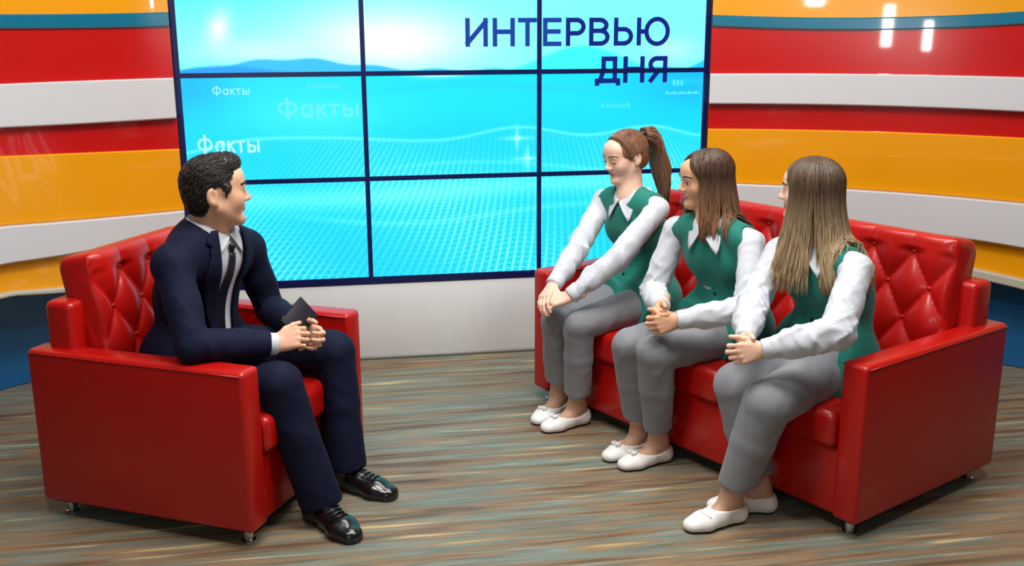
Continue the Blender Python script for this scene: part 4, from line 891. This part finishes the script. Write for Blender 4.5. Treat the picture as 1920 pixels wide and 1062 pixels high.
# ---- the host
def man():
    J = pose(pel=(-1.107, -1.448, 0.51), hL=(-1.066, -1.362, 0.523), hR=(-1.176, -1.514, 0.523), kL=(-0.622, -1.482, 0.524), kR=(-0.807, -1.784, 0.513), aL=(-0.597, -1.541, 0.095), aR=(-0.692, -1.802, 0.095), tL=(-0.454, -1.649, 0.026), tR=(-0.592, -1.95, 0.036), ch=(-1.101, -1.454, 0.792), nk=(-1.036, -1.488, 0.993), hd=(-0.994, -1.53, 1.139), sL=(-0.927, -1.326, 0.901), sR=(-1.143, -1.663, 0.924), eL=(-0.86, -1.27, 0.64), eR=(-1.074, -1.815, 0.675), wL=(-0.742, -1.545, 0.640), wR=(-0.817, -1.738, 0.642))
    T = dict(hip=0.105, waist=0.140, chest=0.148, flat=1.3, shr=0.052, hz=0.0, trap=0.056)
    lat, fw, up = torso_frame(J); root = thing('person', 'man in dark navy suit holding a notebook, seated in the armchair', 'person', (J['pel'][0], J['pel'][1], 0))
    c = J['hd']; Rm = head_frame((0.955, 0.284), 0.02, 0.0); s = 1.05
    FC = A(-CB[0], -CB[1], 0); LC = A(CA[0], CA[1], 0)          # chair forward, towards its far side (his left)
    P = torso_prims(J, T, -0.016)
    for q in 'LR': P += sleeve(J, q, 0.048, 0.042, 0.029); P += leg_prims(J, q, 0.075, 0.055, 0.048, 0.036); P += foot_prims(J['a' + q], J['t' + q], 0.262)
    Hm = head_prims(c, Rm, s, J['nk'], False); P += Hm
    hr = (FC * 0.66 + LC * 0.30 + UP * 0.22, LC * 0.8 - UP * 0.35 + FC * 0.1, UP * 0.9 + FC * 0.2, 0.98, (0.95, 1.1, 0.6))
    hl = (FC * 0.75 - LC * 0.15 - UP * 0.22, -LC * 0.9 + UP * 0.15 - FC * 0.1, UP, 1.02, (0.55, 1.0, 0.6))
    P += hand_prims(J['wR'], *hr); P += hand_prims(J['wL'], *hl)
    hc = (J['wL'] + J['wR']) / 2 + FC * 0.04
    o, V, F = solid('body', P, 0.009, skin_m, root, fine=((c, 0.145), (hc, 0.15)), hf=0.0033); finish_body(o, V, F, lips_m, skin_m, c, Rm, s)
    # trousers
    Q = [cone(J['hL'], J['hR'], 0.108, 0.108, k=0.05)]
    for q, hz in (('L', 0.085), ('R', 0.075)):
        d = nrm(J['a' + q] - J['k' + q]); hem = J['k' + q] + d * ((J['k' + q][2] - hz) / -d[2]); Q += leg_prims(J, q, 0.095, 0.078, 0.074, 0.078, hem + d * 0.06)
    for q, hz in (('L', 0.085), ('R', 0.075)):
        d = nrm(J['a' + q] - J['k' + q]); hem = J['k' + q] + d * ((J['k' + q][2] - hz) / -d[2]); Q.append(Prim(half(hem, nrm(d + A(0, 0, -0.6)), 0.003).fn, hem - 0.13, hem + 0.13, 0.003, 's')); Q.append(cone(hem + d * 0.03, hem - d * 0.04, 0.071, 0.066, k=0.002, mode='s'))
    solid('trousers', Q, 0.0065, suit_n, root, wrinkle(0.008, 45, 3, [(J['kL'], 0.15, 1), (J['kR'], 0.15, 1), ((J['kL'] + J['aL']) / 2, 0.2, 0.7), ((J['kR'] + J['aR']) / 2, 0.2, 0.7)]), largest=False)
    # shirt
    S = torso_prims(J, T, 0.004); S.append(ell(J['nk'] + nrm(c - J['nk']) * 0.045, np.array([lat, fw, up]), A(0.062, 0.062, 0.030), 0.01, 's'))
    sh, _, _ = solid('shirt', S, 0.007, shirt_w, root)
    for q in 'LR':
        w, e = J['w' + q], J['e' + q]; d = nrm(w - e); mb = MB(); mb.add(*tube_pts([w - d * 0.045, w - d * 0.04, w + d * 0.006, w + d * 0.010], [0.036, 0.039, 0.038, 0.034], 22)); link('cuff', mb.mesh('cuff'), shirt_w, sh)
    # jacket
    K = torso_prims(J, dict(T, shr=0.055), 0.016)
    K.append(cone(J['hL'] + A(0, 0, 0.03), J['hR'] + A(0, 0, 0.03), 0.122, 0.122, k=0.05))
    for q in 'LR': K += sleeve(J, q, 0.061, 0.060, 0.045, ext=-0.018)
    nk = J['nk']
    def vfn(X, Y, Z):
        px, py, pz = X - nk[0], Y - nk[1], Z - nk[2]; x = px * lat[0] + py * lat[1] + pz * lat[2]; y = px * fw[0] + py * fw[1] + pz * fw[2]; z = px * up[0] + py * up[1] + pz * up[2]
        wd = np.clip(0.042 + (z + 0.40) / 0.38 * 0.040, 0.02, 0.082); return np.maximum(np.maximum(np.abs(x - 0.010) - wd, -(y - 0.035)), -(z + 0.45))
    K.append(Prim(vfn, nk - 0.45, nk + 0.3, 0.004, 's'))
    K.append(ell(nk + nrm(c - nk) * 0.05 + fw * 0.01, np.array([lat, fw, up]), A(0.086, 0.092, 0.060), 0.01, 's'))
    K.append(half(A(0, 0, 0.425), (0, 0, -1)))
    for q in 'LR': d = nrm(J['w' + q] - J['e' + q]); pc = J['w' + q] - d * 0.018; K.append(Prim(half(pc, d, 0.003).fn, pc - 0.05, pc + 0.05, 0.003, 's'))
    disp = wrinkle(0.011, 50, 8, [(J['eR'], 0.15, 1), (J['eL'], 0.15, 1), (J['sR'], 0.12, 0.35), (J['pel'] + fw * 0.1, 0.16, 0.7), ((J['wR'] + J['eR']) / 2, 0.1, 0.6)])
    jk, _, _ = solid('jacket', K, 0.0058, suit_n, root, disp)
    # lapels
    Kp = torso_prims(J, dict(T, shr=0.055), 0.016)
    for sg in (-1, 1):
        n, mrow = 26, 6; Pn = []
        for i in range(n):
            t = i / (n - 1); z = 0.04 - 0.40 * t; wd = 0.042 + (z + 0.40) / 0.38 * 0.040; wd = max(0.02, min(0.078, wd))
            wl = 0.012 + 0.058 * math.sin(math.pi * min(1, (1 - t) * 1.15)) ** 0.8 if t > 0.14 else 0.030 + 0.03 * t / 0.14
            if 0.14 < t < 0.22: wl += 0.012
            for j in range(mrow):
                u = j / (mrow - 1); Pn.append(nk + lat * (0.010 + sg * (wd - 0.006 + wl * u)) + up * (z + 0.010 * u) + fw * (0.10 + 0.02 * t))
        Pn = push(Kp, Pn, 0.0075, it=7)
        Fq = [(i * mrow + j, i * mrow + j + 1, (i + 1) * mrow + j + 1, (i + 1) * mrow + j) for i in range(n - 1) for j in range(mrow - 1)]
        lp = link('lapel', pydata('lapel', Pn, Fq), suit_n, jk); sm = lp.modifiers.new('thickness', 'SOLIDIFY'); sm.thickness = 0.006; sm.offset = 0
    flap_collar(J, T, S, sh, shirt_w, r0=0.070, point=0.050, head=c, rise=0.024)
    # tie
    n, mrow = 26, 5; Pn = []
    for i in range(n):
        t = i / (n - 1); z = -0.045 - 0.36 * t; hw = 0.014 + 0.020 * t
        for j in range(mrow): Pn.append(nk + lat * (hw * (j / (mrow - 1) * 2 - 1)) + up * z + fw * 0.13 - lat * 0.028 * t)
    Pn = push(S, Pn, 0.007, it=7); Fq = [(i * mrow + j, i * mrow + j + 1, (i + 1) * mrow + j + 1, (i + 1) * mrow + j) for i in range(n - 1) for j in range(mrow - 1)]
    te = link('tie', pydata('tie', Pn, Fq), tie_m, root); sm = te.modifiers.new('thickness', 'SOLIDIFY'); sm.thickness = 0.006
    kc = push(S, [nk + up * -0.030 + fw * 0.13], 0.010)[0]; solid('tie_knot', [cone(kc + up * 0.012 + lat * 0.008, kc + up * 0.012 - lat * 0.008, 0.008, 0.008, k=0.006), cone(kc + up * 0.01, kc - up * 0.014, 0.011, 0.008, k=0.006)], 0.004, tie_m, te)
    # short hair
    def w(x, y, z): return c + s * (Rm[0] * x + Rm[1] * y + Rm[2] * z * HZ)
    Hh = [ell(w(0, -0.020, 0.042), Rm, A(0.077, 0.097, 0.087 * HZ) * s, 0.02), ell(w(0, -0.056, -0.015), Rm, A(0.064, 0.052, 0.068) * s, 0.03), ell(w(0, 0.035, 0.100), Rm, A(0.052, 0.048, 0.030) * s, 0.03)]
    for q in (-1, 1): Hh.append(cone(w(q * 0.070, 0.020, 0.02), w(q * 0.070, 0.012, -0.012), 0.013 * s, 0.006 * s, k=0.012))
    Hh.append(ell(w(0, 0.115, -0.004), Rm, A(0.072, 0.084, 0.078) * s, 0.006, 's'))
    for q in (-1, 1): Hh.append(ell(w(q * 0.080, -0.006, -0.016), Rm, A(0.026, 0.026, 0.040) * s, 0.006, 's')); Hh.append(ell(w(q * 0.085, 0.055, -0.030), Rm, A(0.03, 0.05, 0.055) * s, 0.004, 's'))
    Hh.append(half(w(0, -0.06, -0.078), -Rm[2] - Rm[1] * 0.15, 0.01))
    hr_o, HV, HF = solid('hair', Hh, 0.0034, hm, root, smooth_it=1)
    r = np.random.default_rng(4); p = HV[r.integers(0, len(HV), 1500)]; loc = (p - c) @ Rm.T; pts = [p]     # combed locks following the head
    side = np.sign(loc[:, 0] + 0.02)[:, None]; topw = np.clip(loc[:, 2:3] / 0.10, 0, 1)
    dirs = nrm0(topw * (side * Rm[0] * 0.5 - Rm[1] * 0.7) + (1 - topw) * (-Rm[2] * 0.75 - Rm[1] * 0.55) + r.normal(size=p.shape) * 0.10)
    dirs = np.where((loc[:, 1:2] > 0.03) & (loc[:, 2:3] > 0.07), nrm0(Rm[1] * 0.5 + Rm[2] * 0.3 - side * Rm[0] * 0.5 + r.normal(size=p.shape) * 0.15), dirs)
    for k in range(6):
        p = push(Hh, p + dirs * 0.0065, 0.0012 - 0.0003 * k, it=2); pts.append(p)
    link('hair_strands', locks_mesh(np.stack(pts, 1), [[0.0008, 0.0024, 0.0028, 0.0028, 0.0026, 0.0018, 0.0006]] * 1500, 4).mesh('hair_strands'), hm, hr_o)
    for q in (-1, 1): brow(c, Rm, s, q, brow_m, o, Hm, 0.0036, 0.003); eye(c, Rm, s, q, o, (0, 1, 0))
    shoes(J, 0.285, black_l, root, 'oxford')
    for q in 'LR':
        a = J['a' + q]; V, F = tube_pts([a - A(0, 0, 0.03), a + A(0, 0, 0.05), a + A(0, 0, 0.10)], [0.040, 0.040, 0.042], 16); link('sock', pydata('sock', V, F), sock_m, root)
    rebase(root)
    # notebook in his hands
    cen = A(-0.735, -1.612, 0.692)
    nb = thing('notebook', 'small dark navy notebook held in the man\'s hands', 'notebook', tuple(cen))
    rx, uy, fz = (A(*v) for v in CR); b2 = nrm(rx * 0.050 - uy * 0.062 + fz * 0.03); b1 = nrm(-rx * 0.050 - uy * 0.080 - fz * 0.082); b1 = nrm(b1 - b2 * (b1 @ b2)); b3 = np.cross(b2, b1)
    Mx = Matrix(((b2[0], b1[0], b3[0], 0), (b2[1], b1[1], b3[1], 0), (b2[2], b1[2], b3[2], 0), (0, 0, 0, 1)))
    for nm, lo, hi, mt in (('cover', (-0.045, -0.064, 0.003), (0.045, 0.064, 0.006), note_m), ('cover', (-0.045, -0.064, -0.006), (0.045, 0.064, -0.003), note_m), ('spine', (-0.048, -0.064, -0.006), (-0.044, 0.064, 0.006), note_m), ('pages', (-0.044, -0.060, -0.003), (0.038, 0.060, 0.003), paper_m)):
        b = box_obj(nm, lo, hi, mt, None, 0.0012, 2); b.data.transform(Mx); b.parent = nb
    return root
HZ = 0.96
man()
